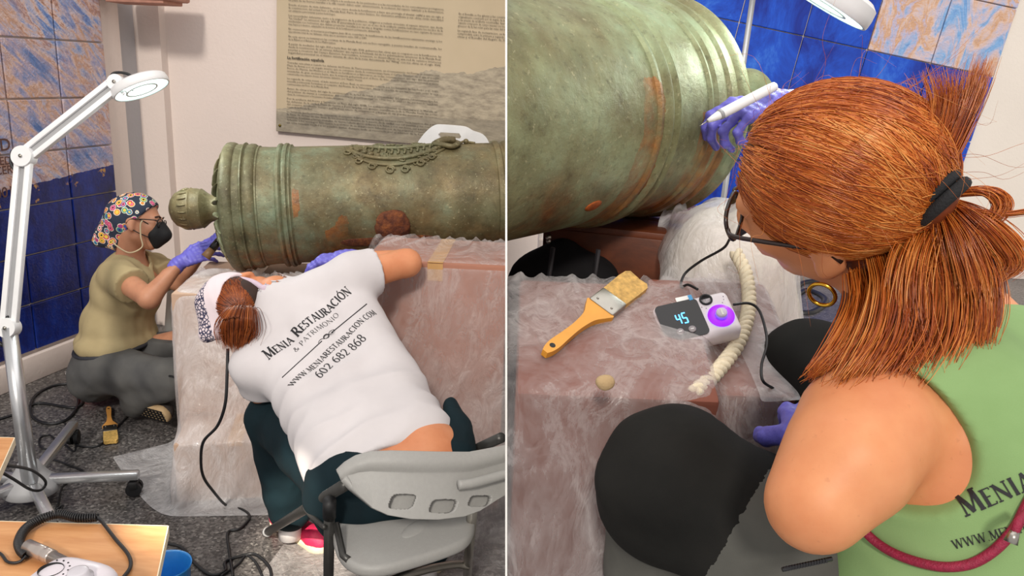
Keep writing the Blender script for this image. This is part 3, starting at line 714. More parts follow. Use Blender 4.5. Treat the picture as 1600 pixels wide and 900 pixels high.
divbox = (V3((.30, 3.5, 1)), V3((.30, 2.5, 2)), I3)      # keeps the cloth on its own side of the panel
gunballs = [(gA+axL*s, .235) for s in np.arange(.0, 1.1, .08)]
def grid(x0, x1, y0, y1, z, n, m_): 
    x, y = np.meshgrid(np.linspace(x0, x1, n), np.linspace(y0, y1, m_), indexing='ij'); return np.stack([x, y, np.full_like(x, z)], -1)
def hang(label, mat, back, W, L, front, boxes, balls, n, m_, seed, floor=0., steps=150, flare=0., lift=.05, fric=.75, tr=0):
    """sheet gathered along its back edge (two points) and let fall towards front"""
    b0, b1 = V3(back[0]), V3(back[1]); d = unit(b1-b0); fr = unit(front); u = np.linspace(-.5, .5, n); w = np.linspace(0, 1, m_)
    mid_ = V3(back[2]) if len(back) > 2 else None
    c = (b0+b1)/2; X = c+u[:, None, None]*d*W*(1+flare*w[None, :, None])+w[None, :, None]*fr*L+V3((0, 0, lift))
    gather = np.linalg.norm(b1-b0)/W
    X = X+(RNG.normal(size=(n, 1, 1))*.006)*V3((0, 0, 1))
    bpt = lambda g: b0+(b1-b0)*g if mid_ is None else (b0+(mid_-b0)*g*2 if g < .5 else mid_+(b1-mid_)*(g-.5)*2)
    pins = [(i, 0, bpt(i/(n-1))+V3((0, 0, .008*math.sin(i*1.3)))) for i in range(0, n, 2)]
    X = drape(X, boxes, balls, floor, steps, 5, pins, fric=fric)
    o = sheet_mesh('polythene_sheet', X, mat)
    if tr: trim(o, tr)
    return tag(o, label, 'plastic sheet')
hang('milky polythene sheet draped to the floor below the cannon knob', M_POLY2, ((-1.2, 3.0, .70), (-.72, 3.0, .70)), 1.0, .80, (-.05, -1, 0), [bx1, bx1b], gunballs, 88, 76, 2, flare=.1)
hang('crumpled clear polythene over reddish box right of the white-shirted woman', M_POLYR, ((-.5, 2.84, .90), (.12, 2.84, .90)), .84, 1.25, (0, -1, 0), [(bx2[0]+V3((.12, 0, 0)), bx2[1]+V3((.12, 0, 0)), bx2[2])], gunballs, 70, 96, 4, tr=-1)

# ================================================================== magnifier lamp on a five-star base
def lamp_head(parent, c, n_, r, depth, bright=M_LENS, power=2.5):
    Fm = frame(n_); mb = MB()
    mb.lathe([(-depth, r*.55), (-depth*.98, r*.86), (-depth*.8, r*.97), (-depth*.4, r), (-.004, r*1.0), (0, r*.985), (0, r*.93)], c, n_, 48, cap=False); 
    mb.lathe([(-depth*.9, .0005), (-depth*.98, r*.56)], c, n_, 48, cap=False)
    h = mb.build('lamp_head', M_WPLAST, parent, smooth='auto')
    mb = MB(); mb.lathe([(-.003, .001), (-.003, r*.93)], c, n_, 48, cap=False); mb.build('diffuser', bright, h, smooth=False)
    mb = MB(); mb.lathe([(-.0015, r*.5), (.0005, r*.5), (.0005, r*.56), (-.0015, r*.56)], c, n_, 48, cap=False); mb.build('lens_ring', M_WPLAST, h)
    al = bpy.data.lights.new('lamp_light', 'AREA'); al.shape = 'DISK'; al.size = r*1.7; al.energy = power; al.color = (.92, 1.0, .97); ao = bpy.data.objects.new('lamp_light', al); COL.objects.link(ao); place(ao, V3(c)+V3(n_)*.004, parent); ao.rotation_euler = Vector(n_).to_track_quat('-Z', 'Y').to_euler()
    return h
lp = thing('magnifier_lamp', 'white articulated magnifier lamp on a five-legged caster base', 'lamp', onz(52, 785))
hub = onz(52, 785)
J0 = P(46, 742, 2.66); J1 = P(14, 512, 2.65); J2 = P(38, 245, 2.70); J3 = P(183, 130, 2.75)
mb = MB(); mb.cyl(J0-V3((0, 0, .03)), J1, .026, .024, 24); mb.build('pole', M_ALU, lp)
def rods(name, a, b, w=.030, r=.011):
    a, b = V3(a), V3(b); d = unit(b-a); s = unit(np.cross(d, _F)); R_ = np.column_stack([s, np.cross(d, s), d]); L = np.linalg.norm(b-a)
    mb = MB()
    for k in (-1, 1): mb.box((a+b)/2+s*k*w*.62, (r*1.7, r*2, L), R_, .003)
    o = mb.build(name, M_WPLAST, lp, smooth='auto'); mb = MB(); mb.box((a+b)/2+_F*.004, (w*.6, r*1.0, L), R_); mb.build('inner_rod', M_GREYPL, o, smooth=False)
rods('lower_arm', J1, J2); rods('upper_arm', J2, J3)
def knuckle(c, r, t=.04):
    mb = MB(); n_ = -_F; mb.lathe([(-t/2, r*.96), (-t/2+.004, r), (t/2-.004, r), (t/2, r*.96), (t/2, r*.18), (t/2+.003, r*.17), (t/2+.003, .0005)], c, n_, 32)
    k = mb.build('joint', M_WPLAST, lp, smooth='auto'); mb = MB(); mb.cyl(c-_F*(t/2+.002), c-_F*(t/2+.005), .006, n=12); mb.build('screw', M_STEEL, k)
for c, r in ((J1, .033), (J2, .036), (J3, .028)): knuckle(c, r)
hn = unit(-.10*(-_F)+.954*(.40*_R-.917*_U)); hc = P(222, 141, 2.78)
lamp_head(lp, hc, hn, .098, .036)
mb = MB(); mb.tube([J3, J3+_R*.03-_U*.01, hc-hn*.02-_R*.07], [.012, .014, .016], 12); mb.build('head_bracket', M_WPLAST, lp)
mb = MB(); kn = J3+_R*.035-_U*.035-_F*.02; mb.cyl(kn, kn-_F*.02, .008); mb.box(kn-_F*.022, (.036, .008, .012), np.column_stack([_R*.6-_U*.8, -_F, _R*.8+_U*.6]), .003); mb.build('wing_nut', M_WPLAST, lp)
mb = MB(); mb.tube(cr([J3-_R*.03-_F*.01, J3-_R*.01+_U*.035, J3+_R*.04+_U*.03, J3+_R*.06-_U*.0, J3+_R*.05-_U*.025], 6), .005, 8)
mb.tube(cr([J2-_R*.02-_F*.01, J2-_R*.04+_U*.02, J2-_R*.045-_U*.02, J2-_R*.03-_U*.05], 6), .005, 8); mb.tube(cr([J1+_R*.0+_U*.035, J1-_R*.035+_U*.02, J1-_R*.05-_U*.03, J1-_R*.02-_U*.06], 6), .006, 8)
mb.build('lamp_cable', M_CABLE, lp); tag(bpy.data.objects['lamp_cable'], kind='stuff')
mb = MB(); mb.lathe([(.045, .085), (.05, .088), (.075, .085), (.10, .06), (.13, .04), (.15, .032), (.152, .02)], hub, (0, 0, 1), 32); mb.build('hub', M_GREYPL, lp)
ends = [onz(122, 684), onz(222, 772)]
a0 = math.atan2(*(ends[1]-hub)[[1, 0]])
for i, (ang, L) in enumerate(((a0, .34), (math.atan2(*(ends[0]-hub)[[1, 0]]), .47), (a0+2.75, .36), (a0-2.35, .34), (a0-1.1, .30))):
    d = V3((math.cos(ang), math.sin(ang), 0)); s = V3((-d[1], d[0], 0)); mb = MB(); h0 = hub+V3((0, 0, .085)); h1 = hub+d*L+V3((0, 0, .075))
    R_ = np.column_stack([unit(h1-h0), s, np.cross(unit(h1-h0), s)]); mb.box((h0+h1)/2+d*.02, (np.linalg.norm(h1-h0)-.04, .036, .03), R_, .008); lg = mb.build('leg', M_ALU, lp, smooth='auto')
    cc = hub+d*(L-.02)+V3((0, 0, .027)); mb = MB()
    for k in (-1, 1): mb.cyl(cc+s*k*.006, cc+s*k*.02, .026, n=20)
    mb.box(cc+V3((0, 0, .015)), (.03, .046, .03), np.column_stack([d, s, [0, 0, 1]]), .006); mb.build('caster', M_BLACK, lg, smooth='auto')

# ================================================================== tables with plywood tops, lower left
def table(label, corners, z, legs):
    c = np.mean([V3(q) for q in corners], 0); t = thing('work_table', label, 'table', (c[0], c[1], 0)); n_ = len(corners)
    poly = [(q[0], q[1]) for q in corners]; mb = MB(); mb.prism(poly, (0, 0, z-.018), (1, 0, 0), (0, 1, 0), (0, 0, 1), .018); mb.build('table_top', M_PLY, t, smooth=False)
    mb = MB()
    for i in range(n_):
        a, b = V3(corners[i]), V3(corners[(i+1) % n_]); a[2] = b[2] = z-.009; d = unit(b-a); s = V3((d[1], -d[0], 0)); mb.box((a+b)/2+s*.001, (np.linalg.norm(b-a), .002, .0184), np.column_stack([d, s, [0, 0, 1]]))
    mb.build('edge_band', M_PLYE, t, smooth=False)
    for (x, y) in legs: mb = MB(); mb.cyl((x, y, 0), (x, y, z-.018), .014); mb.build('leg', M_DKSTEEL, t)
    return t
q1 = onz(262, 822, .62); q2 = onz(-130, 811, .62); e = (onz(245, 900, .62)-q1); q3 = q1+e*2.6; q4 = q2+e*2.6
table('plywood work table with the drill control unit on it, lower left', [q4, q3, q1, q2], .62, [(q1[0]-.06, q1[1]-.05), (q2[0]+.05, q2[1]-.05), (q3[0]-.06, q3[1]+.05), (q4[0]+.05, q4[1]+.05)])
k1 = onz(22, 684, .6); k2 = onz(-150, 680, .6); k3 = onz(-12, 760, .6); k4 = k2+(k3-k1)
table('plywood table corner poking in before the lamp pole', [k4, k3, k1, k2], .6, [(k1[0]-.06, k1[1]-.04), (k2[0]+.05, k2[1]-.05), (k3[0]-.07, k3[1]+.04), (k4[0]+.05, k4[1]+.05)])
# drill control unit
TZ = .62
def tp(px, py, dz=0.): q = onz(px, py, TZ+dz); return q
M_UNIT = plain('pearl_white_plastic', 'E2DBE2', .3, var=.02)
uc = tp(112, 940, .03); un = thing('drill_control_unit', 'pearl white drill control unit on the plywood table', 'control unit', (uc[0], uc[1], TZ))
mb = MB(); mb.sphere((0, 0, 0), (1, 1, 1), 32, 20); v = mb.v[0]; v = np.sign(v)*np.abs(v)**.55
v = v*V3((.066, .052, .042)); R_ = rotz(-.25); mb.v[0] = v@R_.T+uc+V3((0, 0, .012)); mb.build('housing', M_UNIT, un)
topc = lambda x, y, h: uc+R_@V3((x, y, 0))+V3((0, 0, .012+h))
mb = MB(); mb.lathe([(-.02, .017), (.0, .017), (.002, .0185), (.003, .0185)], topc(-.028, -.005, .0405), (0, 0, 1), 28, cap=False); mb.lathe([(-.004, .0005), (-.004, .0172)], topc(-.028, -.005, .0405), (0, 0, 1), 28, cap=False); mb.build('tool_socket', M_BLACK, un)
mb = MB(); mb.lathe([(0, .021), (.004, .021), (.006, .016), (.014, .015), (.015, .012), (.015, .0005)], topc(.027, -.008, .0405), (0, 0, 1), 32); mb.build('speed_knob', plain('clear_grey_knob', 'CFCBD2', .2), un)
for i in range(6):
    a = 2.0-i*.42; mb = MB(); mb.sphere(topc(-.028+.026*math.cos(a), -.005+.026*math.sin(a), .042), (.0016, .0016, .001), 8, 5); mb.build('indicator_dot', M_BLACK, un)
# handpiece
a, b = tp(42, 853, .018), tp(150, 902, .014); d = unit(b-a); L = np.linalg.norm(b-a)
hp = thing('drill_handpiece', 'brushed metal drill handpiece lying against the white control unit', 'handpiece', (a+b)/2-V3((0, 0, .016)))
mb = MB(); mb.lathe([(0, .006), (.002, .0125), (.045, .0128), (.047, .0118), (.05, .0128), (.06, .0128), (.062, .0118), (.066, .0128)], a, d, 32); mb.build('grip', plain('satin_silver', 'C4B9B2', .28, .8), hp)
mb = MB(); mb.lathe([(.066, .0115), (L*.9, .0105), (L, .006)], a, d, 28); mb.build('motor_sleeve', plain('satin_nickel', 'B5AEAA', .3, .85), hp)
# coiled cord
def helix(path, r, pitch, wire, n=6, spt=9):
    p = cr(path, 24); seg = np.linalg.norm(np.diff(p, axis=0), axis=1); s = np.concatenate([[0], np.cumsum(seg)]); L = s[-1]; m_ = int(L/pitch*spt); ss = np.linspace(0, L, m_)
    q = np.stack([np.interp(ss, s, p[:, i]) for i in range(3)], 1); t = np.gradient(q, axis=0); t /= np.linalg.norm(t, axis=1, keepdims=True); x = frame(t[0])[:, 0]; out = []
    for i in range(m_):
        x = x-t[i]*(x@t[i]); x /= np.linalg.norm(x); y = np.cross(t[i], x); a = 2*np.pi*ss[i]/pitch; out.append(q[i]+r*(math.cos(a)*x+math.sin(a)*y))
    return np.array(out)
cc = thing('coiled_cord', 'black coiled cord curling over the plywood table edge', 'cord', tp(60, 840))
mb = MB(); mb.tube(helix([tp(41, 868, .012), tp(32, 858, .012), tp(30, 845, .012), tp(40, 826, .012), tp(62, 812, .014), tp(92, 803, .016), tp(122, 809, .013), tp(152, 808, .012)], .0075, .0042, .0019), .0019, 5); mb.build('coil', M_CABLE, cc)
mb = MB(); mb.tube(cr([tp(152, 808, .012), tp(160, 816, .008), tp(180, 842, .006), tp(200, 866, .006), tp(204, 885, .006), tp(192, 903, .006), tp(178, 920, .006), tp(160, 925, .012)], 8), .0034, 8); mb.build('plain_lead', M_CABLE, cc)
mb = MB(); mb.tube(cr([tp(41, 868, .012), tp(30, 878, .005), tp(12, 878, .004), tp(-5, 862, .004), tp(-60, 850, .004)], 8), .0026, 8); mb.build('plain_lead', M_CABLE, cc)
# blue cap under the table edge
bc = onz(258, 884, .2)
mb = MB(); k = thing('blue_cup', 'bright blue plastic cup beside the plywood table', 'cup', (bc[0], bc[1], 0))
mb.lathe([(0, .045), (.01, .05), (.19, .062), (.2, .066), (.205, .066), (.2, .062), (.012, .046)], (bc[0], bc[1], 0), (0, 0, 1), 32, cap=False); mb.build('cup_body', plain('blue_plastic', '2E8FE0', .3), k)

# ================================================================== floor clutter
def brush(label, tip, tail, up, w, L, mats=('C79A52', 'D6B36A', 'A89F92'), zoff=0):
    """flat paint brush; tip = bristle end"""
    tip, tail, up = V3(tip), V3(tail), unit(up); d = unit(tip-tail); L = np.linalg.norm(tip-tail); up = unit(up-d*(up@d)); s = np.cross(up, d)
    t = thing('paintbrush', label, 'paintbrush', (tip+tail)/2-up*.01)
    us = [0, .04, .1, .2, .32, .44, .52, .57]; ws = [.10, .17, .2, .17, .16, .24, .46, .5]
    poly = [(u*L, k*w) for u, k in zip(us, ws)]+[(u*L, -k*w) for u, k in zip(us[::-1], ws[::-1])]
    sm = cr([(p[0], p[1], 0) for p in poly], 4)[:, :2]; mb = MB(); mb.prism([tuple(q) for q in sm], tail-up*.006, d, s, up, .012)
    h = mb.build('handle', plain('varnished_wood_'+mats[0], mats[0], .35, var=.1, scale=15), t, smooth='auto')
    mb = MB(); mb.lathe([(.0062, .1*w), (.0066, .085*w), (.0066, .0002)], tail+d*(.07*L), up, 16, cap=False); mb.build('hang_hole', M_BLACK, h)
    R_ = np.column_stack([d, s, up]); mb = MB(); mb.box(tail+d*(.64*L), (.16*L, w*1.04, .0165), R_, .003); f = mb.build('ferrule', M_STEEL, t, smooth='auto')
    for k in (-.3, .3):
        mb = MB(); mb.sphere(tail+d*(.60*L)+s*k*w+up*.0085, .002, 8, 6); mb.build('rivet', M_STEEL, f)
    mb = MB(); poly = [(.71*L, -.5*w), (.71*L, .5*w), (.9*L, .53*w), (.97*L, .5*w), (L, .38*w), (L*.985, -.1*w), (L*.99, -.4*w), (.96*L, -.53*w), (.88*L, -.53*w)]
    mb.prism(poly, tail-up*.0065, d, s, up, .013); b = mb.build('bristles', plain('bristle_'+mats[1], mats[1], .7, var=.3, scale=120, bump=.6), t, smooth=False)
    return t
brush('small wooden paintbrush lying on the terrazzo floor', onz(174, 696)+V3((0, 0, .012)), onz(170, 641)+V3((0, 0, .012)), (0, 0, 1), .05, .2, ('C98F4A', 'D9B060'))
def cable(name, label, pts, r=.0045, group='black cables', z=0.):
    p = [V3(q) if len(q) == 3 and not isinstance(q, tuple) else (onz(q[0], q[1], z+r) if len(q) == 2 else P(*q)) for q in pts]
    mb = MB(); mb.tube(cr(p, 8), r, 8); o = mb.build(name, M_CABLE); return tag(o, label, 'cable', group)
cable('power_cable', 'black cable looped on the floor behind the lamp base', [(-20, 660), (30, 645), (60, 630), (115, 637), (130, 625), (128, 605), (100, 600), (70, 608), (50, 625), (50, 650), (75, 662), (105, 655), (122, 630), (118, 595), (122, 580)], .006)
cable('power_cable', 'thin black cable trailing past the small paintbrush to the plastic sheet', [(102, 662), (108, 680), (120, 695), (148, 698), (165, 688), (195, 655), (212, 640), (226, 634), (232, 612, 3.32), (240, 600, 3.25), (262, 588, 3.18), (275, 590, 3.1)], .004)
cable('power_cable', 'thin black cable knotted around the lamp legs', [(95, 690), (115, 705), (118, 690), (105, 685), (90, 700), (65, 700), (62, 685), (78, 680), (88, 695), (72, 712), (95, 722), (128, 735), (136, 748), (118, 750), (98, 760), (92, 785), (88, 795), (98, 790), (92, 802)], .0035)
cable('power_cable', 'long black cable hanging before the plastic sheet then curling on the floor', [(356, 545, 2.32), (355, 580, 2.30), (352, 630, 2.30), (340, 665, 2.33), (318, 690, 2.36), (314, 720, 2.42), (318, 745, 2.48), (332, 766, 2.58), (354, 790), (378, 796), (390, 808), (375, 826), (356, 832), (358, 860), (364, 900)], .0045)
cable('power_cable', 'black cable curling on the floor by the folding chair leg', [(258, 848), (285, 856), (305, 880), (330, 898), (352, 892), (352, 878), (372, 870), (398, 866), (420, 885), (425, 905)], .005)
cable('power_cable', 'black cable tangle below the folding chair', [(345, 900), (372, 882), (385, 868), (400, 880), (412, 905)], .004)
# leads on the second table
cable('power_cable', 'black lead hanging over the small table corner by the lamp hub', [(-15, 728, 1.95), (20, 748, 2.1), (48, 765, 2.3), (65, 765, 2.35), (71, 752, 2.35), (50, 735, 2.2), (15, 728, 1.98), (-10, 728, 1.93)], .004)
# red and white cushion
ct = onz(150, 618); cs = thing('floor_cushion', 'red and white floor pad under the crouching woman', 'cushion', (ct[0], ct[1]+.08, 0))
mb = MB(); mb.sphere((ct[0], ct[1]+.12, .028), (.15, .14, .028), 24, 10); mb.build('red_pad', plain('red_fabric', 'C3211F', .7), cs)
mb = MB(); mb.sphere((ct[0]-.04, ct[1]+.12, .075), (.14, .13, .022), 24, 10); mb.build('white_pad', plain('white_fabric', 'E6DDDD', .7), cs)

# ================================================================== white chair behind the gun
wc = thing('white_chair', 'white plastic chair back with hand slot showing above the cannon', 'chair', V3((-.32, 3.62, 0)))
cx = P(708, 212, 3.55); R_ = np.column_stack([unit((1, -.1, 0)), unit((.1, 1, .1)), [0, 0, 1.]])
out = [(-.17, -.10), (-.165, -.05), (-.14, -.01), (-.11, .022), (-.085, .04), (-.06, .046), (.02, .045), (.06, .04), (.09, .024), (.13, .01), (.155, -.02), (.17, -.07), (.172, -.10)]
slot = [(-.055, .012), (-.065, .003), (-.06, -.012), (.03, -.012), (.036, -.002), (.028, .012)]
bm = bmesh.new(); 
def loop2(pts): 
    vs = [bm.verts.new((x, 0, y)) for x, y in pts]; return [bm.edges.new((vs[i], vs[(i+1) % len(vs)])) for i in range(len(vs))]
E_ = loop2([tuple(q) for q in cr([(x, y, 0) for x, y in out], 4)[:, :2]]+[(.172, -.3), (-.17, -.3)])+loop2(slot); bmesh.ops.triangle_fill(bm, use_beauty=True, edges=E_)
vv = np.array([q.co[:] for q in bm.verts]); ff = [[q.index for q in f.verts] for f in bm.faces]; bm.free()
vv[:, 1] += .25*vv[:, 0]**2*4
o = mesh('backrest', vv@R_.T+cx, ff, M_WPLAST, wc, smooth=False); s_ = o.modifiers.new('thick', 'SOLIDIFY'); s_.thickness = .018; s_.offset = 0; bv = o.modifiers.new('bev', 'BEVEL'); bv.width = .005; bv.segments = 2
for k in (-1, 1):
    b0 = cx+R_@V3((k*.165, .01, -.25)); mb = MB(); mb.tube([b0, (b0[0], b0[1]+.02, .02)], .012, 12); mb.build('leg', M_WPLAST, wc)
    b1 = b0.copy(); b1[2] = .5; mb = MB(); mb.tube([b1, (b0[0], b0[1]-.3, .0)], .012, 12); mb.build('leg', M_WPLAST, wc)
mb = MB(); mb.box((cx[0], cx[1]-.18, .5), (.36, .34, .03), rotz(-.1), .012); mb.build('seat', M_WPLAST, wc, smooth='auto')
# white board and grey post leaning behind the crouching woman
mb = MB(); p0 = onz(266, 640); mb.add([P(262, 440, 3.72), P(278, 436, 3.72), P(268, 540, 3.62), P(245, 545, 3.62), P(262, 440, 3.74), P(278, 436, 3.74), P(268, 540, 3.64), P(245, 545, 3.64)], [(0, 1, 2, 3), (7, 6, 5, 4), (0, 4, 5, 1), (1, 5, 6, 2), (2, 6, 7, 3), (3, 7, 4, 0)])
zz_ = mb.v[0]; f_ = zz_[:, 2] < .4; zz_[f_, 2] = 0.0
tag(mb.build('leaning_board', M_WHITE, smooth=False, fix=True), 'white board leaning between the crouching woman and the polythene', 'board')
mb = MB(); a_ = P(281, 425, 3.66); mb.tube([a_, (a_[0]-.02, a_[1], 0)], .014, 12); tag(mb.build('grey_post', M_GREYPL), 'thin grey post beside the leaning white board', 'post')
# ================================================================== folding chair, left bay
M_CHAIR = plain('light_grey_polypropylene', 'A09F9C', .5, var=.03, scale=120, bump=.12)
ch = thing('folding_chair', 'light grey folding chair holding the woman in white shirt', 'chair', V3((-.25, 1.85, 0)))
# backrest: curved plate with slots, wraps round the tube ends
NU, NV = 240, 96
def bk(u, v):
    px = 533+u*345
    top = np.interp(px, [533, 545, 560, 580, 610, 680, 730, 790, 830, 878], [742, 730, 720, 713, 711, 712, 712, 701, 694, 690])
    bot = np.interp(px, [533, 545, 560, 580, 605, 640, 680, 720, 745, 770, 790, 830, 878], [752, 766, 778, 794, 805, 811, 812, 807, 798, 782, 770, 745, 735])
    py = top+(bot-top)*v; d = 1.70+.30*u-.09*math.sin(math.pi*min(1, u*1.0))+.035*(1-v)
    d -= .012*math.exp(-((v-.10)/.10)**2)
    return P(px, py, d), px, py
slots = [(627, 784, 19, 12), (688, 791, 20, 11), (744, 783, 17, 9)]
vs = []; pp = []
for i in range(NU+1):
    for j in range(NV+1):
        q, px, py = bk(i/NU, j/NV); vs.append(q); pp.append((px, py))
pp = np.array(pp); fs = []
def in_slot(px, py):
    for (cx, cy, a, b) in slots:
        x = px-cx; y = py-cy; x += y*.35
        if (abs(x)/a)**4+(abs(y)/b)**4 < 1: return True
    return False
for i in range(NU):
    for j in range(NV):
        c = (pp[i*(NV+1)+j]+pp[(i+1)*(NV+1)+j+1])/2
        if not in_slot(*c): fs.append((i*(NV+1)+j, (i+1)*(NV+1)+j, (i+1)*(NV+1)+j+1, i*(NV+1)+j+1))
o = mesh('backrest', np.array(vs), fs, M_CHAIR, ch, fix=False); trim(o, -1)
s_ = o.modifiers.new('thick', 'SOLIDIFY'); s_.thickness = .016; s_.offset = -1
mb = MB(); mb.tube(cr([P(716, 758, 1.745), P(738, 755, 1.76), P(765, 748, 1.79), P(800, 738, 1.83)], 5), .011, 10); e_ = mb.build('moulded_rib', M_CHAIR, ch); trim(e_, -1)
for (cx, cy, a_, b_) in slots:
    pts_ = []; 
    for t in np.linspace(0, 2*np.pi, 24, endpoint=False):
        x = a_*1.15*np.sign(math.cos(t))*abs(math.cos(t))**.5; y = b_*1.2*np.sign(math.sin(t))*abs(math.sin(t))**.5; px = cx+x-y*.35; py = cy+y
        u = (px-533)/345; top = np.interp(px, [533, 545, 560, 580, 610, 680, 730, 790, 830, 878], [742, 730, 720, 713, 711, 712, 712, 701, 694, 690]); bot = np.interp(px, [533, 545, 560, 580, 605, 640, 680, 720, 745, 770, 790, 830, 878], [752, 766, 778, 794, 805, 811, 812, 807, 798, 782, 770, 745, 735]); v = (py-top)/(bot-top)
        q, _, _ = bk(u, v); pts_.append(q+_F*.013)
    mb = MB(); mb.add(np.vstack([pts_, [np.mean(pts_, 0)], np.array(pts_)+_F*.003]), [(i, (i+1) % 24, 24) for i in range(24)]); rs_ = mb.build('slot_recess', M_CHAIR, ch, smooth=False); trim(rs_, -1)
# seat
seat_px = [(520, 812), (522, 845), (534, 868), (552, 881), (575, 886), (605, 884), (650, 872), (700, 856), (728, 843), (740, 826), (741, 808), (730, 792), (640, 778), (560, 785)]
sp = cr([onz(x, y, .445) for x, y in seat_px+[seat_px[0]]], 4)[:-1]
bm = bmesh.new(); vs_ = [bm.verts.new(q) for q in sp]; f_ = bm.faces.new(vs_); r_ = bmesh.ops.extrude_face_region(bm, geom=[f_])
bmesh.ops.translate(bm, vec=(0, 0, -.03), verts=[g for g in r_['geom'] if isinstance(g, bmesh.types.BMVert)])
bmesh.ops.recalc_face_normals(bm, faces=bm.faces)
rim = [e for e in bm.edges if abs(e.verts[0].co.z-e.verts[1].co.z) < .001 and len(e.link_faces) == 2 and abs(e.link_faces[0].normal.z-e.link_faces[1].normal.z) > .5]
bmesh.ops.bevel(bm, geom=rim, offset=.011, segments=3, profile=.5, affect='EDGES')
v_ = np.array([q.co[:] for q in bm.verts]); ff = [[q.index for q in f.verts] for f in bm.faces]; bm.free()
st_ = mesh('seat', v_, ff, M_CHAIR, ch, smooth='auto')
mb = MB(); gq = onz(648, 828, .447); mb.sphere(gq+V3((0, .01, -.004)), (.022, .05, .006), 20, 10, rotz(-.5)); mb.build('seat_ridge', M_CHAIR, st_)
LT = P(540, 757, 1.72); LF = onz(417, 838)+V3((0, 0, .014))
def tube_part(name, pts, r, mat=M_DKSTEEL, parent=ch, n=16, tr=True):
    mb = MB(); mb.tube(pts, r, n); o = mb.build(name, mat, parent, smooth=True)
    if tr: trim(o, -1)
    return o
lf = tube_part('front_leg', [LT, LF], .0135); mb = MB(); mb.cyl(LF+(LT-LF)*.0, LF+(LT-LF)*.03, .0155); mb.build('foot_cap', M_GREYPL, lf)
RT = P(783, 684, 1.98); RFt = RT+(LF-LT)*1.02; RFt[2] = .014
rf = tube_part('front_leg', [RT, RFt], .0135); mb = MB(); mb.cyl(RFt, RFt+(RT-RFt)*.03, .0155); mb.build('foot_cap', M_GREYPL, rf)
LB = P(515, 785, 1.775); LBf = onz(512, 1000)+V3((0, 0, .012)); lb = tube_part('rear_leg', [LB, LBf], .0125); mb = MB(); mb.cyl(LB+V3((0, 0, .004)), LB+(LBf-LB)*.09, .0150); mb.build('pivot_cap', M_BLACK, lb)
RBk = P(738, 796, 1.86); RBf = onz(728, 925)+V3((0, 0, .012)); tube_part('rear_leg', [RBk, RBf], .0125, M_STEEL)
tube_part('cross_bar', cr([P(733, 885, 2.17), P(715, 882, 2.16), P(690, 885, 2.13), P(655, 893, 2.08), P(600, 912, 2.02), P(512, 960, 1.93)], 5), .011, M_STEEL)
tube_part('hinge_link', cr([P(475, 792, 1.95), P(485, 805, 1.92), P(500, 818, 1.86), P(507, 824, 1.8)], 4), .006)
tube_part('seat_bracket', [P(525, 818, 1.80), P(536, 868, 1.76), P(545, 875, 1.745)], .008)

# ================================================================== people: shared builders
M_SKIN = None
def skin(name, a, b):
    n = NT(name); v = n.coord('Object'); c = n.ramp(n.noise(v, 14, 5), [(.3, a), (.7, b)])
    fr = n.ramp(n.noise(v, 130, 3), [(.66, 0.), (.74, 1.)]); c = n.mix(n.math('MULTIPLY', fr, .18), c, '9A5A3A')
    n.bump(n.noise(v, 220, 3), .06, .002)
    return n.fin(c, .48, spec=.35, Subsurface_Weight=.12, Subsurface_Radius=(.02, .008, .004))
def cloth(name, a, b, scale=8, weave=900, bump=.1, rough=.85):
    n = NT(name); v = n.coord('Object'); c = n.ramp(n.noise(v, scale, 5), [(.3, a), (.7, b)])
    n.bump(n.math('ADD', n.noise(v, weave, 2), n.math('MULTIPLY', n.noise(v, 26, 5), 1.5)), bump, .004)
    return n.fin(c, rough, spec=.2)
M_GLOVE = plain('violet_nitrile', '6A66C8', .42, var=.08, scale=60, bump=.25)
SK_A = skin('tan_skin', 'B07A5E', 'C68E70'); SK_B = skin('warm_skin', 'C87E56', 'D9946C'); SK_C = skin('peach_skin', 'D08458', 'E09A6C')  # each woman has her own skin tone
def head_prims(c, fwd, up, s=1.0, jaw=True):
    """cranium, face, jaw, nose, ears, brows around centre c"""
    f = unit(fwd); u = unit(V3(up)-f*(V3(up)@f)); r = np.cross(f, u); B = np.column_stack([r, f, u]); L = lambda x, y, z: V3(c)+s*(r*x+f*y+u*z)
    pr = [EL(L(0, -.012, .025), V3((.074, .094, .085))*s, B), EL(L(0, .03, -.03), V3((.062, .07, .075))*s, B), RC(L(0, .05, -.085), L(0, .062, -.098), .034*s, .026*s), RC(L(-.038, .01, -.07), L(0, .058, -.095), .026*s, .022*s), RC(L(.038, .01, -.07), L(0, .058, -.095), .026*s, .022*s),
          RC(L(0, .094, .0), L(0, .116, -.038), .009*s, .014*s), RC(L(-.012, .098, -.043), L(.012, .098, -.043), .009*s, .009*s), RC(L(-.035, .083, .016), L(.035, .083, .016), .013*s, .013*s),
          RC(L(-.022, .09, -.068), L(.022, .09, -.068), .009*s, .009*s), EL(L(-.04, .062, -.025), V3((.02, .025, .02))*s, B), EL(L(.04, .062, -.025), V3((.02, .025, .02))*s, B)]
    for k in (-1, 1):
        pr += [EL(L(k*.078, -.008, -.012), V3((.008, .019, .031))*s, B@rotx(-.2)), RC(L(k*.076, .0, -.04), L(k*.077, .002, -.046), .008*s, .007*s)]
    return pr, B, L
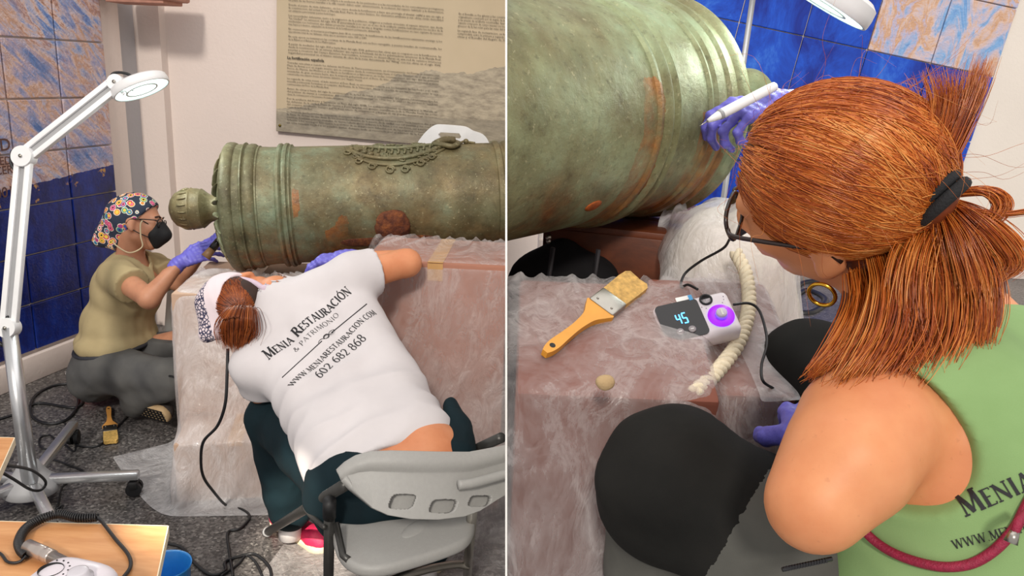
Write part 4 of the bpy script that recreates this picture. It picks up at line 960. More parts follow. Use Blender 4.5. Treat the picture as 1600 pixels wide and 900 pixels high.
def hand_prims(w, fdir, pn, curls, thumb=(.5, .3), s=1.0, thumb_side=1, spread=1.0):
    """w wrist, fdir towards the fingers, pn back-of-hand normal; curls: 4x3 bend angles (rad) index..little"""
    x = unit(fdir); z = unit(V3(pn)-x*(V3(pn)@x)); y = np.cross(z, x)*thumb_side; L = lambda a, b, c_: V3(w)+s*(x*a+y*b+z*c_)
    pr = [RC(L(-.02, 0, 0), L(.02, 0, 0), .026*s, .027*s)]
    by = (.028, .009, -.011, -.029); bx = (.088, .092, .088, .079); ln = ((.043, .026, .021), (.047, .030, .022), (.044, .028, .022), (.034, .021, .019)); rad = (.0094, .0097, .0092, .0082)
    for i in range(4): pr.append(RC(L(.022, by[i]*.6, 0), L(bx[i], by[i], 0), .0165*s, .0118*s))
    for i in range(4):
        p = L(bx[i], by[i], 0); a = 0; dy = by[i]*spread*1.6
        for j in range(3):
            a += curls[i][j]; d = unit(x*math.cos(a)-z*math.sin(a)+y*(dy*(1 if j == 0 else .3))); q = p+d*ln[i][j]*s
            pr.append(RC(p, q, rad[i]*s*(1-.07*j), rad[i]*s*(.93-.07*j))); p = q
    p = L(.018, .024, -.006); d = unit(x*.72+y*.75*math.cos(thumb[0])-z*math.sin(thumb[0])); q = p+d*.046*s; pr.append(RC(p, q, .0155*s, .0125*s)); p = q
    d = unit(x*1.0+y*.25-z*thumb[1]); q = p+d*.033*s; pr.append(RC(p, q, .0118*s, .0105*s)); p = q; d = unit(d-y*.25-z*.25); pr.append(RC(p, p+d*.026*s, .0103*s, .0085*s))
    return pr
def glove(w, fdir, pn, curls, thumb, parent, s=1.0, side=1, cuff=None, mat=None, spread=1.0):
    pr = hand_prims(w, fdir, pn, curls, thumb, s, side, spread)
    if cuff is not None: pr.append(RC(w, cuff, .0275*s, .031*s))
    def wr(G): return .0007*np.sin(G@(V3((300, 120, 210))))+.0008*wob(G, 140, 3)
    return blob('glove', pr, mat or M_GLOVE, parent, .0024 if s < 1.2 else .003, .006, 1, fold=wr)
def eyes(parent, L, s=1.0, iris='4A3524'):
    for k in (-1, 1):
        mb = MB(); mb.sphere(L(k*.031, .078, .0), .0125*s, 16, 12); e = mb.build('eye', plain('eye_white', 'EDE6E0', .25), parent)
        mb = MB(); c = L(k*.031, .0895, .0); mb.sphere(c, .0052*s, 12, 8); mb.build('iris', plain('iris_'+iris, iris, .2), e)
def lids_and_lips(parent, L, matlip): 
    mb = MB(); mb.tube(cr([L(-.022, .094, -.068), L(-.008, .1, -.0655), L(0, .1, -.067), L(.008, .1, -.0655), L(.022, .094, -.068)], 4), .004, 8); mb.build('lips', matlip, parent)
def spectacles(parent, L, rim, mat, wtemple=True, wid=.027, hgt=.019, half=False):
    g = bpy.data.objects.new('glasses', None); COL.objects.link(g); place(g, L(0, .11, .0), parent)
    M_GL = NT('spectacle_glass'); M_GL.fin((1, 1, 1, 1), .02, Transmission_Weight=1.0, IOR=1.05)
    for k in (-1, 1):
        pts = [L(k*.034+wid*np.sign(math.cos(t))*abs(math.cos(t))**.7, .108-abs(k*.034+wid*math.cos(t))*.12, -.002+hgt*np.sign(math.sin(t))*abs(math.sin(t))**.7) for t in np.linspace(0, 2*np.pi, 33)]
        mb = MB(); mb.tube(pts, rim, 7, cap=False); mb.build('rim', mat, g)
        mb = MB(); c = np.mean(pts[:-1], 0); mb.add(np.vstack([pts[:-1], [c]]), [(i, (i+1) % 32, 32) for i in range(32)]); mb.build('lens', M_GL.m, g)
        mb = MB(); mb.tube(cr([L(k*.062, .1, .006), L(k*.075, .085, .008), L(k*.083, .02, .004), L(k*.083, -.006, .0), L(k*.082, -.022, -.02)], 6), rim*1.05, 8); mb.build('temple', mat, g)
    mb = MB(); mb.tube(cr([L(-.009, .108, .002), L(0, .113, .005), L(.009, .108, .002)], 4), rim, 7); mb.build('bridge', mat, g)
    return g
# serif capitals drawn with strokes: thick uprights, thin cross strokes
def arc(cx, cy, rx, ry, a0, a1, n=14): return [(cx+rx*math.cos(t), cy+ry*math.sin(t)) for t in np.linspace(math.radians(a0), math.radians(a1), n)]
GL = {
 'M': (1.0, [([(.14, 0), (.19, 1)], 't'), ([(.19, 1), (.50, .06)], 'k'), ([(.50, .06), (.82, 1)], 't'), ([(.82, 1), (.87, 0)], 'k')], [(.14, 0), (.87, 0), (.15, 1), (.86, 1)]),
 'E': (.62, [([(.16, 0), (.16, 1)], 'k'), ([(.16, .98), (.56, .98), (.57, .86)], 't'), ([(.16, .52), (.46, .52)], 't'), ([(.16, .02), (.57, .02), (.60, .15)], 't')], [(.12, 0), (.12, 1)]),
 'N': (.88, [([(.14, 0), (.14, 1)], 't'), ([(.12, 1), (.74, .02)], 'k'), ([(.74, 0), (.74, 1)], 't')], [(.14, 0), (.10, 1), (.74, 1)]),
 'I': (.36, [([(.18, 0), (.18, 1)], 'k')], [(.18, 0), (.18, 1)]),
 'A': (.82, [([(.08, 0), (.41, 1)], 't'), ([(.41, 1), (.74, 0)], 'k'), ([(.2, .34), (.62, .34)], 't')], [(.08, 0), (.74, 0)]),
 'R': (.74, [([(.16, 0), (.16, 1)], 'k'), ([(.16, .98), (.34, .98)]+arc(.34, .74, .2, .24, 90, -90)+[(.16, .5)], 'v'), ([(.34, .5), (.70, .0)], 'k')], [(.16, 0), (.12, 1), (.70, 0)]),
 'S': (.56, [(arc(.29, .75, .19, .23, 25, 270, 16)+arc(.28, .26, .2, .25, 90, -155, 16)[1:], 'v')], []),
 'T': (.68, [([(.34, 0), (.34, 1)], 'k'), ([(.05, .84), (.07, .98), (.61, .98), (.63, .84)], 't')], [(.34, 0)]),
 'U': (.82, [([(.15, 1), (.15, .3)]+arc(.42, .28, .27, .27, 180, 360)[1:]+[(.69, 1)], 'v')], [(.15, 1), (.69, 1)]),
 'C': (.76, [(arc(.44, .5, .34, .5, 48, 312, 24), 'v')], []),
 'O': (.86, [(arc(.43, .5, .34, .5, 0, 360, 30), 'v')], []),
 'P': (.66, [([(.16, 0), (.16, 1)], 'k'), ([(.16, .98), (.34, .98)]+arc(.34, .72, .22, .26, 90, -90)+[(.16, .46)], 'v')], [(.16, 0), (.12, 1)]),
 'W': (1.15, [([(.06, 1), (.32, 0)], 'k'), ([(.32, 0), (.56, 1)], 't'), ([(.56, 1), (.82, 0)], 'k'), ([(.82, 0), (1.08, 1)], 't')], [(.06, 1), (.56, 1), (1.08, 1)]),
 '.': (.26, [([(.1, .05), (.17, .05)], 'd')], []),
 '6': (.62, [(arc(.31, .3, .22, .3, 0, 360, 24), 'v'), ([(.09, .3), (.12, .62), (.28, .88), (.5, 1)], 'v')], []),
 '0': (.62, [(arc(.31, .5, .23, .5, 0, 360, 28), 'v')], []),
 '2': (.6, [(arc(.3, .72, .22, .27, 160, -20, 14)+[(.32, .3), (.08, .03)], 'v'), ([(.08, .03), (.5, .03), (.54, .14)], 'k2')], []),
 '8': (.62, [(arc(.31, .76, .18, .24, 0, 360, 22), 'v'), (arc(.31, .27, .23, .27, 0, 360, 24), 'v')], []),
 '&': (.84, [([(.78, .42), (.6, .14), (.4, .0), (.2, .04), (.1, .22), (.18, .42), (.42, .6), (.48, .8), (.36, .98), (.24, .86), (.3, .64), (.52, .3), (.78, .02)], 'v')], []),
 ' ': (.34, [], [])}
def serif_text(txt, size, bold=1.0, small=.78, outline=False, gap=.06):
    """returns ribbon quads in (u,v); lower-case letters become small capitals"""
    Vt, Ft, x = [], [], 0.; tk, tn = .155*bold, .062*bold
    def ribbon(pts, kind, sc, x0):
        p = [V3((a, b, 0)) for a, b in pts]; q = [p[0]]
        for a, b in zip(p[:-1], p[1:]):
            k = max(1, int(np.linalg.norm(b-a)/.16)); q += [a+(b-a)*(i+1)/k for i in range(k)]
        q = np.array(q)[:, :2]; t = np.gradient(q, axis=0); t /= np.linalg.norm(t, axis=1, keepdims=True)+1e-9
        if kind == 't': w = np.full(len(q), tn)
        elif kind == 'k': w = np.full(len(q), tk)
        elif kind == 'k2': w = np.full(len(q), tn*1.4)
        elif kind == 'd': w = np.full(len(q), .11)
        else: w = tn+(tk-tn)*np.abs(t[:, 1])**1.6
        if outline: w = w*.45
        nrm = np.stack([-t[:, 1], t[:, 0]], 1); a = (q+nrm*w[:, None]/2)*sc; b = (q-nrm*w[:, None]/2)*sc; a[:, 0] += x0; b[:, 0] += x0; n0 = len(Vt)
        for i in range(len(q)): Vt.append(a[i]); Vt.append(b[i])
        for i in range(len(q)-1): Ft.append((n0+2*i, n0+2*i+1, n0+2*i+3, n0+2*i+2))
    for chx in txt:
        sc = size*(small if (chx.islower()) else 1.0); k = chx.upper(); acc = k == 'Ó'; k = 'O' if acc else k
        w, strokes, ser = GL[k]
        for pts, kind in strokes: ribbon(pts, kind, sc, x)
        if not outline:
            for (sx, sy) in ser: yy = sy+(.025 if sy < .5 else -.025); ribbon([(sx-.12, yy), (sx+.12, yy)], 't', sc, x)
        if acc: ribbon([(.38, 1.08), (.52, 1.26)], 'k2', sc, x)
        x += (w+gap)*sc
    return np.array(Vt), Ft, x
def print_on(name, txt, size, o, U, Vv, N, bvh, mat, parent, length=None, center=False, lift=.0012, **kw):
    v, f, L = serif_text(txt, size, **kw); k = 1.
    if length: k = length/L
    v = v.copy(); v[:, 0] *= k
    pts = []
    for a, b in v:
        q = V3(o)+V3(U)*a+V3(Vv)*b; h = bvh.ray_cast(Vector(q+V3(N)*.15), Vector(-V3(N)), .4)
        pts.append(np.array(h[0])+np.array(h[1])*lift if h[0] is not None else q)
    return mesh(name, np.array(pts), f, mat, parent, smooth=False)
def strands(name, paths, r, mat, parent, n=3, rnd=None, taper=True):
    """many fine locks as one part"""
    Vs, Fs, A = [], [], []; base = 0
    for i, p in enumerate(paths):
        p = np.asarray(p); m_ = len(p); t = np.gradient(p, axis=0); t /= np.linalg.norm(t, axis=1, keepdims=True)+1e-9
        ref_ = np.where(np.abs(t[:, 2:3]) > .9, np.array([[1., 0, 0]]), np.array([[0, 0, 1.]])); x = np.cross(ref_, t); x /= np.linalg.norm(x, axis=1, keepdims=True)+1e-9; y = np.cross(t, x)
        rr = r*(1-.75*np.linspace(0, 1, m_)**2.5) if taper else np.full(m_, r)
        ring = np.stack([p+rr[:, None]*(math.cos(a)*x+math.sin(a)*y) for a in np.arange(n)*2*np.pi/n], 1).reshape(-1, 3)
        idx = np.arange(m_*n).reshape(m_, n)+base; q = np.stack([idx[:-1], np.roll(idx[:-1], -1, 1), np.roll(idx[1:], -1, 1), idx[1:]], -1).reshape(-1, 4)
        Vs.append(ring); Fs.append(q); A.append(np.full(m_*n, RNG.random())); base += m_*n
    o = mesh(name, np.vstack(Vs), np.vstack(Fs), mat, parent)
    at = o.data.attributes.new('lock', 'FLOAT', 'POINT'); at.data.foreach_set('value', np.concatenate(A).astype(np.float32)); o['kind'] = 'stuff'
    return o
def hairmat(name, stops, rough=.34):
    n = NT(name); a = n.new('ShaderNodeAttribute', attribute_name='lock'); v = n.coord('Object')
    f = n.math('ADD', n.math('MULTIPLY', a.outputs['Fac'], .42), n.math('MULTIPLY', n.noise(v, 14, 4), .65))
    return n.fin(n.ramp(f, stops), rough, spec=.5)
# ================================================================== crouching woman at the gun's knob
pA = thing('person', 'woman in beige tee, flowered headscarf and black mask crouching by the cannon knob', 'person', onz(195, 640))
fA = unit(_R*.97+_F*.12-_U*.10); uA = unit(_U+.10*_R); hcA = P(216, 345, 3.42); HA, BA, LA = head_prims(hcA, fA, uA, .96)
S_n, S_f = P(184, 432, 3.33), P(238, 420, 3.62); E_n, W_n = P(233, 466, 3.20), P(283, 409, 3.24); E_f, W_f = P(278, 440, 3.52), P(322, 385, 3.38)
chestA, waistA, pelA = P(200, 452, 3.47), P(184, 508, 3.48), P(180, 556, 3.48)
hipn, kneen, ankn = P(165, 577, 3.40), P(262, 592, 3.24), P(212, 628, 3.36); hipf, kneef, ankf = P(205, 562, 3.58), P(292, 532, 3.46), P(300, 610, 3.62)
body = HA+[RC(LA(0, -.02, -.06), P(203, 412, 3.46), .052, .06), RC(P(203, 415, 3.46), S_n, .06, .05), RC(P(205, 412, 3.47), S_f, .06, .05), EL(chestA, (.12, .17, .15)), EL(waistA, (.115, .15, .14)), EL(pelA, (.13, .17, .11)),
  RC(S_n, E_n, .05, .041), RC(E_n, W_n, .043, .022), RC(S_f, E_f, .05, .04), RC(E_f, W_f, .04, .022), RC(W_n, W_n+unit(W_n-E_n)*.03, .02, .016), RC(W_f, W_f+unit(W_f-E_f)*.03, .02, .016),
  RC(hipn, kneen, .085, .055), RC(kneen, ankn, .052, .036), RC(hipf, kneef, .085, .055), RC(kneef, ankf, .052, .036)]
bA = blob('body', body, SK_A, pA, .0075, .018)
eyes(bA, LA, .96)
mb = MB(); mb.tube(cr([LA(-.018, .099, .022), LA(-.034, .096, .028), LA(-.05, .085, .022)], 4), .003, 6); mb.build('eyebrow', plain('dark_brow', '3A2A22', .8), bA)
mb = MB(); mb.tube(cr([LA(.018, .099, .022), LA(.034, .096, .028), LA(.05, .085, .022)], 4), .003, 6); mb.build('eyebrow', plain('dark_brow', '3A2A22', .8), bA)
# tee
M_TEE = cloth('beige_jersey', 'A0906C', 'B3A27C', 6)
slv = unit(E_n-S_n); sle = S_n+slv*.115; slf = unit(E_f-S_f); slfe = S_f+slf*.12
def foldA(G): return .005*wob(G*V3((1, 1, .5)), 30, 2)+.011*np.abs(wob(G*V3((1, 1, .7)), 20, 5))-.005
tee = [RC(P(203, 415, 3.46), S_n, .062, .06), RC(P(205, 412, 3.47), S_f, .062, .06), EL(chestA, (.125, .175, .155)), EL(waistA, (.128, .165, .15)), EL(P(182, 530, 3.48), (.148, .185, .06)), RC(S_n, sle+slv*.06, .062, .066), RC(S_f, slfe+slf*.06, .06, .062)]
blob('tee_shirt', tee, M_TEE, pA, .007, .02, 1, off=.009, fold=foldA, cuts=[CY(sle, sle+slv*.2, .11), CY(slfe, slfe+slf*.2, .1), RC(LA(0, -.02, -.06), P(207, 413, 3.44), .058, .068)], planes=[(P(182, 542, 3.48), (.12, 0, -1))])
M_GTR = cloth('grey_work_cotton', '4B4B4C', '5C5B59', 7)
def foldT(G): return .005*wob(G, 26, 1)+.012*np.abs(wob(G, 19, 8))-.005
tro = [EL(pelA+V3((0, 0, -.02)), (.15, .185, .12)), RC(hipn, kneen, .105, .075), RC(kneen, ankn, .078, .062), RC(hipf, kneef, .10, .075), RC(kneef, ankf, .075, .06), EL(P(150, 585, 3.46), (.10, .13, .11))]
trA = blob('trousers', tro, M_GTR, pA, .008, .03, 1, off=.004, fold=foldT, planes=[(P(182, 532, 3.48), (-.12, 0, 1)), ((0, 0, .004), (0, 0, -1))])
mb = MB(); wc_ = P(182, 535, 3.48)
mb.tube([wc_+V3((.158*math.cos(t), .19*math.sin(t), -.005+.02*math.cos(t))) for t in np.linspace(0, 2*np.pi, 40)], .009, 6, cap=False); mb.build('waistband', plain('dark_band', '2B2C33', .7), trA)
# shoes
def shoe(parent, heel, toe, up, mats, s=1.0, sole_tex=False):
    heel, toe = V3(heel), V3(toe); d = unit(toe-heel); up = unit(V3(up)-d*(V3(up)@d)); L = np.linalg.norm(toe-heel)
    t = bpy.data.objects.new('shoe', None); COL.objects.link(t); place(t, (heel+toe)/2, parent)
    pr = [RC(heel+up*.035+d*.03, heel+up*.06+d*.05, .036*s, .034*s), RC(heel+up*.03+d*.05, toe+up*.026-d*.04, .034*s, .030*s), RC(toe+up*.026-d*.05, toe+up*.02-d*.03, .038*s, .028*s)]
    blob('upper', pr, mats[0], t, .005, .02, 1, planes=[(heel+up*.016, -up)])
    so = [RC(heel+up*.012+d*.034, heel+d*L*.5+up*.012, .036*s, .033*s), RC(heel+d*L*.5+up*.012, toe-d*.04+up*.012, .034*s, .041*s)]
    sol = blob('sole', so, mats[1], t, .005, .015, 1, planes=[(heel+up*.022, up), (heel-up*.004, -up)])
    if sole_tex:
        s_ = np.cross(up, d); mb = MB(); 
        for i in range(11): a = heel+d*(.02+i*(L-.04)/10)-up*.006; mb.box(a, (.004, .062*s, .004), np.column_stack([d, s_, up]))
        for j in range(-2, 3): mb.box((heel+toe)/2+s_*j*.014-up*.006, (L*.88, .004, .004), np.column_stack([d, s_, up]))
        mb.build('tread_groove', M_BLACK, sol, smooth=False)['kind'] = 'stuff'
    return t
M_SOLE = plain('tan_rubber', 'B59A74', .7); M_UPPER = plain('dark_suede', '3A3330', .8)
shoe(pA, P(196, 634, 3.34), P(262, 652, 3.24), unit(_F*.8+_U*.55), (M_UPPER, M_SOLE), 1.0, True)
shoe(pA, onz(285, 655)+V3((0, .05, 0)), onz(330, 650)+V3((0, .1, 0)), (0, 0, 1), (M_UPPER, M_SOLE))
# headscarf: flowered cotton, knotted behind with a hanging tail
def flowers():
    n = NT('flowered_cotton'); v = n.coord('Object'); w = n.mapping(v, scale=(1, 1, 1))
    vo = n.new('ShaderNodeTexVoronoi'); n.link(w, vo.inputs['Vector']); vo.inputs['Scale'].default_value = 34; vo.inputs['Randomness'].default_value = .75
    d = vo.outputs['Distance']; hue = n.sep(vo.outputs['Color'])
    ringc = n.ramp(hue[0], [(0, 'C0325C'), (.25, '2F7FA8'), (.45, 'D9893A'), (.65, '3E9C86'), (.8, 'B4417F'), (1, 'D0453C')], 'CONSTANT')
    ring2 = n.ramp(hue[1], [(0, 'E6C64E'), (.3, 'E9E2D0'), (.55, '3D5FA8'), (.8, 'D96A8C')], 'CONSTANT')
    f = n.math('ADD', d, n.math('MULTIPLY', n.noise(w, 160, 2), .1))
    c = n.mix(n.ramp(f, [(.0, 0.), (.2, 0.), (.21, 1.)], 'CONSTANT'), '231C22', ring2)
    c = n.mix(n.ramp(f, [(.0, 0.), (.36, 1.)], 'CONSTANT'), c, ringc)
    c = n.mix(n.ramp(f, [(.0, 0.), (.5, 1.)], 'CONSTANT'), c, 'E8DCC6'); c = n.mix(n.ramp(f, [(.0, 0.), (.57, 1.)], 'CONSTANT'), c, '2A3346')
    n.bump(n.noise(v, 40, 4), .1, .004); return n.fin(c, .85)
M_FLOW = flowers()
tail = P(152, 378, 3.44)
sc = [EL(LA(0, -.014, .03), V3((.084, .104, .092)), BA), RC(LA(0, -.075, .01), tail+V3((.03, 0, .03)), .07, .035), RC(LA(0, -.06, -.03), P(185, 380, 3.43), .055, .03), RC(tail+V3((.03, 0, .03)), tail, .035, .012), RC(P(185, 380, 3.43), tail, .03, .015)]
blob('headscarf', sc, M_FLOW, pA, .005, .03, 1, fold=lambda G: .003*wob(G, 45, 4), planes=[(LA(0, .062, .062), unit(BA[:, 1]*.80-BA[:, 2]*.6))], cuts=[RC(LA(0, .02, -.08), P(205, 415, 3.46), .06, .06)])
# mask
mk = [EL(LA(0, .078, -.045), V3((.052, .045, .05)), BA), RC(LA(0, .105, -.012), LA(0, .122, -.05), .012, .018), RC(LA(0, .122, -.05), LA(0, .085, -.095), .018, .02)]
mo = blob('face_mask', mk, plain('black_mask', '0E0E11', .75, var=.2), pA, .004, .03, 2)
for k in (-1, 1):
    mb = MB(); mb.tube(cr([LA(k*.05, .075, -.02), LA(k*.07, .04, .0), LA(k*.084, -.012, .012)], 5), .0022, 6); mb.tube(cr([LA(k*.05, .07, -.07), LA(k*.07, .03, -.055), LA(k*.082, -.012, -.035)], 5), .0022, 6); mb.build('ear_loop', M_BLACK, mo)
ga = spectacles(pA, LA, .0022, plain('dark_metal_frame', '2A2624', .35, .5), hgt=.017)
mb = MB(); mb.tube(cr([LA(.086, .045, .0), LA(.088, .04, -.02), LA(.085, .045, -.07), LA(.07, .05, -.115), LA(.07, .0, -.145), LA(.06, -.06, -.12), LA(.02, -.09, -.1)], 8), .003, 7); mb.build('glasses_cord', plain('beige_cord', 'C9B896', .7), pA)
# gloves and tool
cu = [(.35, .3, .2), (.4, .4, .3), (.5, .45, .3), (.55, .5, .35)]
glove(W_n, unit(P(334, 386, 3.24)-W_n), unit(-_F+.5*_U), cu, (.3, .3), pA, 1.0, 1, cuff=P(274, 418, 3.24))
glove(W_f, unit(P(350, 362, 3.30)-W_f), unit(-_F*.6+_R*.3+_U*.5), [(.6, .6, .4)]*4, (.4, .4), pA, .95, 1, cuff=P(312, 398, 3.40))
ht = thing('handheld_tool', 'small black and brown tool in the crouching woman\'s gloved hands', 'tool', P(332, 390, 3.2))
a, b = P(344, 374, 3.19), P(321, 402, 3.17)
mb = MB(); mb.tube([a, a+(b-a)*.06, a+(b-a)*.55], [.011, .0155, .0155], 16); mb.build('black_body', plain('gloss_black', '101010', .25), ht)
mb = MB(); mb.tube([a+(b-a)*.55, b], [.0145, .019], 16); mb.build('brown_grip', plain('brown_wood', '8A6A4A', .5), ht)
mb = MB(); mb.sphere(a+(b-a)*.08-_F*.014, .004, 10, 8); mb.build('button', M_STEEL, ht)

# ================================================================== woman in the white shirt, seated, bending over
pB = thing('person', 'woman in white printed shirt and white kerchief bending forward on folding chair', 'person', P(612, 780, 2.0)*V3((1, 1, 0)))
fB = unit(_F*.9+_U*.12-_R*.35); uB = unit(-_R*.94-_U*.12-_F*.1); hcB = P(376, 468, 2.44); HB, BB, LB_ = head_prims(hcB, fB, uB, .95)
Rsh, Lsh = P(552, 432, 2.42), P(402, 572, 2.31); Rel, Rwr = P(636, 411, 2.50), P(540, 403, 2.64); Lel, Lwr = P(425, 640, 2.45), P(450, 560, 2.75)
rc = [P(537, 468, 2.43), P(597, 588, 2.28), P(642, 690, 2.06)]; lc = [P(428, 556, 2.36), P(490, 628, 2.22), P(548, 730, 2.02)]; mc = [P(482, 512, 2.40), P(545, 612, 2.25), P(600, 722, 2.03)]
nb = P(432, 462, 2.42)
hipR, hipL = P(662, 728, 2.02), P(560, 765, 2.0); knL, anL = P(432, 652, 2.42), P(452, 795, 2.52); knR, anR = P(610, 700, 2.48), P(665, 860, 2.40)
torso = lambda e: [RC(rc[0], rc[1], .075+e, .085+e), RC(rc[1], rc[2], .085+e, .10+e), RC(lc[0], lc[1], .075+e, .085+e), RC(lc[1], lc[2], .085+e, .10+e), RC(mc[0], mc[1], .085+e, .095+e), RC(mc[1], mc[2], .095+e, .115+e), RC(nb, mc[0], .058+e, .08+e), RC(P(445, 478, 2.42), Rsh, .06+e, .058+e), RC(P(440, 480, 2.40), Lsh, .06+e, .058+e)]
body = HB+torso(0)+[RC(LB_(0, -.02, -.06), nb, .05, .056), RC(Rsh, Rel, .052, .042), RC(Rel, Rwr, .043, .02), RC(Rwr, Rwr+unit(Rwr-Rel)*.02, .018, .014), RC(Lsh, Lel, .052, .042), RC(Lel, Lwr, .042, .02), RC(hipR, hipL, .12, .12), RC(hipR, knR, .085, .055), RC(knR, anR, .052, .036), RC(hipL, knL, .085, .055), RC(knL, anL, .052, .036)]
bB = blob('body', body, SK_B, pB, .0075, .018); eyes(bB, LB_, .95)
M_SHIRT = cloth('white_jersey', 'CBC6C8', 'D6D1D3', 5, bump=.1)
spB = unit(mc[2]-mc[0]); slB = unit(Rel-Rsh); slBe = Rsh+slB*.075; slL = unit(Lel-Lsh); slLe = Lsh+slL*.085
def foldB(G):
    t = (G-mc[0])@spB; w = np.clip((t-.15)/.25, 0, 1)
    return .004*wob(G, 20, 6)+(.3+w)*.016*(np.abs(wob(G@np.column_stack([spB*1.7, unit(np.cross(spB, _F))*.5, _F*.5]), 16, 3))-.35)
prs = torso(.004)+[RC(Rsh, slBe+slB*.05, .062, .068), RC(Lsh, slLe+slL*.05, .062, .066)]
hem = P(602, 722, 1.95)
shB = blob('white_shirt', prs, M_SHIRT, pB, .0065, .028, 1, off=.006, fold=foldB, cuts=[CY(slBe, slBe+slB*.2, .12), CY(slLe, slLe+slL*.2, .11), RC(LB_(0, -.02, -.06), nb-unit(mc[0]-nb)*.01, .055, .062)], planes=[(P(640, 712, 2.0), unit(spB*.9+unit(P(500, 745, 2)-P(695, 655, 2))*.10+_U*-.25))])
# print on the back
M_INKB = plain('black_ink', '1C1C20', .7); bv = bvh_of(shB)
def hitB(px, py):
    d = unit(P(px, py, 1)-CAM); h = bv.ray_cast(Vector(CAM), Vector(d)); return np.array(h[0]) if h[0] is not None else P(px, py, 2.2)
def textB(name, txt, size, p0, p1, **kw):
    a, b = hitB(*p0), hitB(*p1); U_ = unit(b-a); c = (a+b)/2; N_ = unit(-_F*.85+_U*.35-_R*.05); N_ = unit(N_-U_*(N_@U_)); V_ = np.cross(N_, U_)
    return print_on(name, txt, size, a, U_, V_, N_, bv, M_INKB, shB, length=np.linalg.norm(b-a), **kw)
textB('shirt_print', 'Menia Restauración', .038, (420, 563), (551, 458), bold=1.3)
textB('shirt_print', '& Patrimonio', .018, (462, 551), (531, 492), outline=True, bold=1.5, small=.95)
textB('shirt_print', 'www.meniarestauracion.com', .019, (457, 604), (589, 491), small=.95, bold=1.1)
textB('shirt_print', '602 682 868', .028, (500, 592), (574, 529), bold=.9)
def ruleB(p0, p1, w):
    pts = [hitB(p0[0]+(p1[0]-p0[0])*t, p0[1]+(p1[1]-p0[1])*t) for t in np.linspace(0, 1, 14)]; mb = MB(); mb.tube(pts, w, 6); mb.build('shirt_print', M_INKB, shB)
ruleB((441, 590), (503, 533), .0018); ruleB((518, 520), (573, 475), .0018)
mb = MB(); c0 = hitB(510, 526); Uq = unit(hitB(573, 475)-hitB(441, 590)); Nq = unit(-_F+.3*_U); Vq = np.cross(Nq, Uq)
mb.tube([c0+(Uq*math.cos(t)*.008+Vq*math.sin(t)*.006)+Nq*.002 for t in np.linspace(0, 2*np.pi, 20)], .0017, 6, cap=False)
for k in (-1, 1):
    mb.tube([c0+Uq*k*(.008+.022*t)+Vq*.0045*math.sin(t*np.pi)+Nq*.002 for t in np.linspace(0, 1, 10)], .0010, 5); mb.tube([c0+Uq*k*(.008+.022*t)-Vq*.0045*math.sin(t*np.pi)+Nq*.002 for t in np.linspace(0, 1, 10)], .0010, 5)
mb.build('shirt_print', M_INKB, shB)['kind'] = 'stuff'
# trousers
M_TEAL = cloth('dark_teal_cotton', '0B1A20', '12272E', 6)
tro = [RC(hipR, hipL, .128, .128), RC(P(690, 690, 2.04), hipR, .10, .12), RC(hipR, knR, .10, .075), RC(knR, anR, .075, .06), RC(hipL, knL, .10, .076), RC(knL, anL, .08, .066)]
trB = blob('trousers', tro, M_TEAL, pB, .008, .03, 1, off=.004, fold=foldT, cuts=[CY(P(640, 722, 2.0), P(640, 722, 2.0)+unit(_U+.12*_R+.35*_F)*.4, .3)], planes=[((0, 0, .02), (0, 0, -1))])
blob('hip_panel', [RC(P(704, 634, 2.14), P(713, 668, 2.08), .022, .034), RC(P(713, 668, 2.08), P(708, 715, 2.0), .034, .06)], M_TEAL, trB, .006, .02, 1, fold=foldT)
M_PINK = plain('pink_mesh_fabric', 'C2214E', .6, var=.15, scale=90, bump=.3); M_CREAM = plain('cream_foam', 'E0CFAE', .6)
shoe(pB, onz(430, 815)+V3((0, .0, .0)), onz(512, 862), (0, 0, 1), (M_PINK, M_CREAM), 1.05)
shoe(pB, onz(690, 880), onz(640, 905), (0, 0, 1), (M_PINK, M_CREAM), 1.0)
mb = MB(); mb.cyl(anL+V3((0, 0, -.1)), anL+V3((0, 0, .02)), .036); mb.build('sock', plain('white_sock', 'E4E0E0', .8), pB); mb = MB(); mb.cyl(anR+V3((0, 0, -.1)), anR+V3((0, 0, .02)), .036); mb.build('sock', plain('white_sock', 'E4E0E0', .8), pB)
# hair, ponytail
M_HAIRB = hairmat('chestnut_hair', [(.2, '3A1A0A'), (.42, '6A2E10'), (.6, '9A4A1A'), (.85, 'C87834')]); M_HBASE = plain('hair_under', '2E170B', .7, var=.25, scale=60)
def onhead(L, s, x, y, z): return L(x, y, z)
hb = blob('hair', [EL(LB_(0, -.018, .02), (.078, .098, .088), BB), EL(LB_(0, -.06, -.03), (.06, .05, .05), BB)], M_HBASE, pB, .006, .02, 1, planes=[(LB_(0, .03, 0), unit(BB[:, 1]*.9-BB[:, 2]*.2))])
tie = P(377, 487, 2.33); paths = []
for i in range(1700):
    th = RNG.uniform(-1.25, 1.25); ph = RNG.uniform(-.9, 1.1); x = .083*math.sin(th); y = -.02-.104*math.cos(th)*math.cos(ph); zz = .02+.094*math.sin(ph)*math.cos(th)
    p0 = LB_(x, y, zz); mid = (p0+tie)/2; cdir = unit(mid-LB_(0, -.01, .02)); mid = LB_(0, -.01, .02)+cdir*(.5*np.linalg.norm(p0-LB_(0, -.01, .02))+.5*np.linalg.norm(tie-LB_(0, -.01, .02))+.008)
    paths.append(cr([p0, mid, tie+RNG.normal(size=3)*.004], 5))
strands('hair_strands', paths, .0009, M_HAIRB, hb)
paths = []
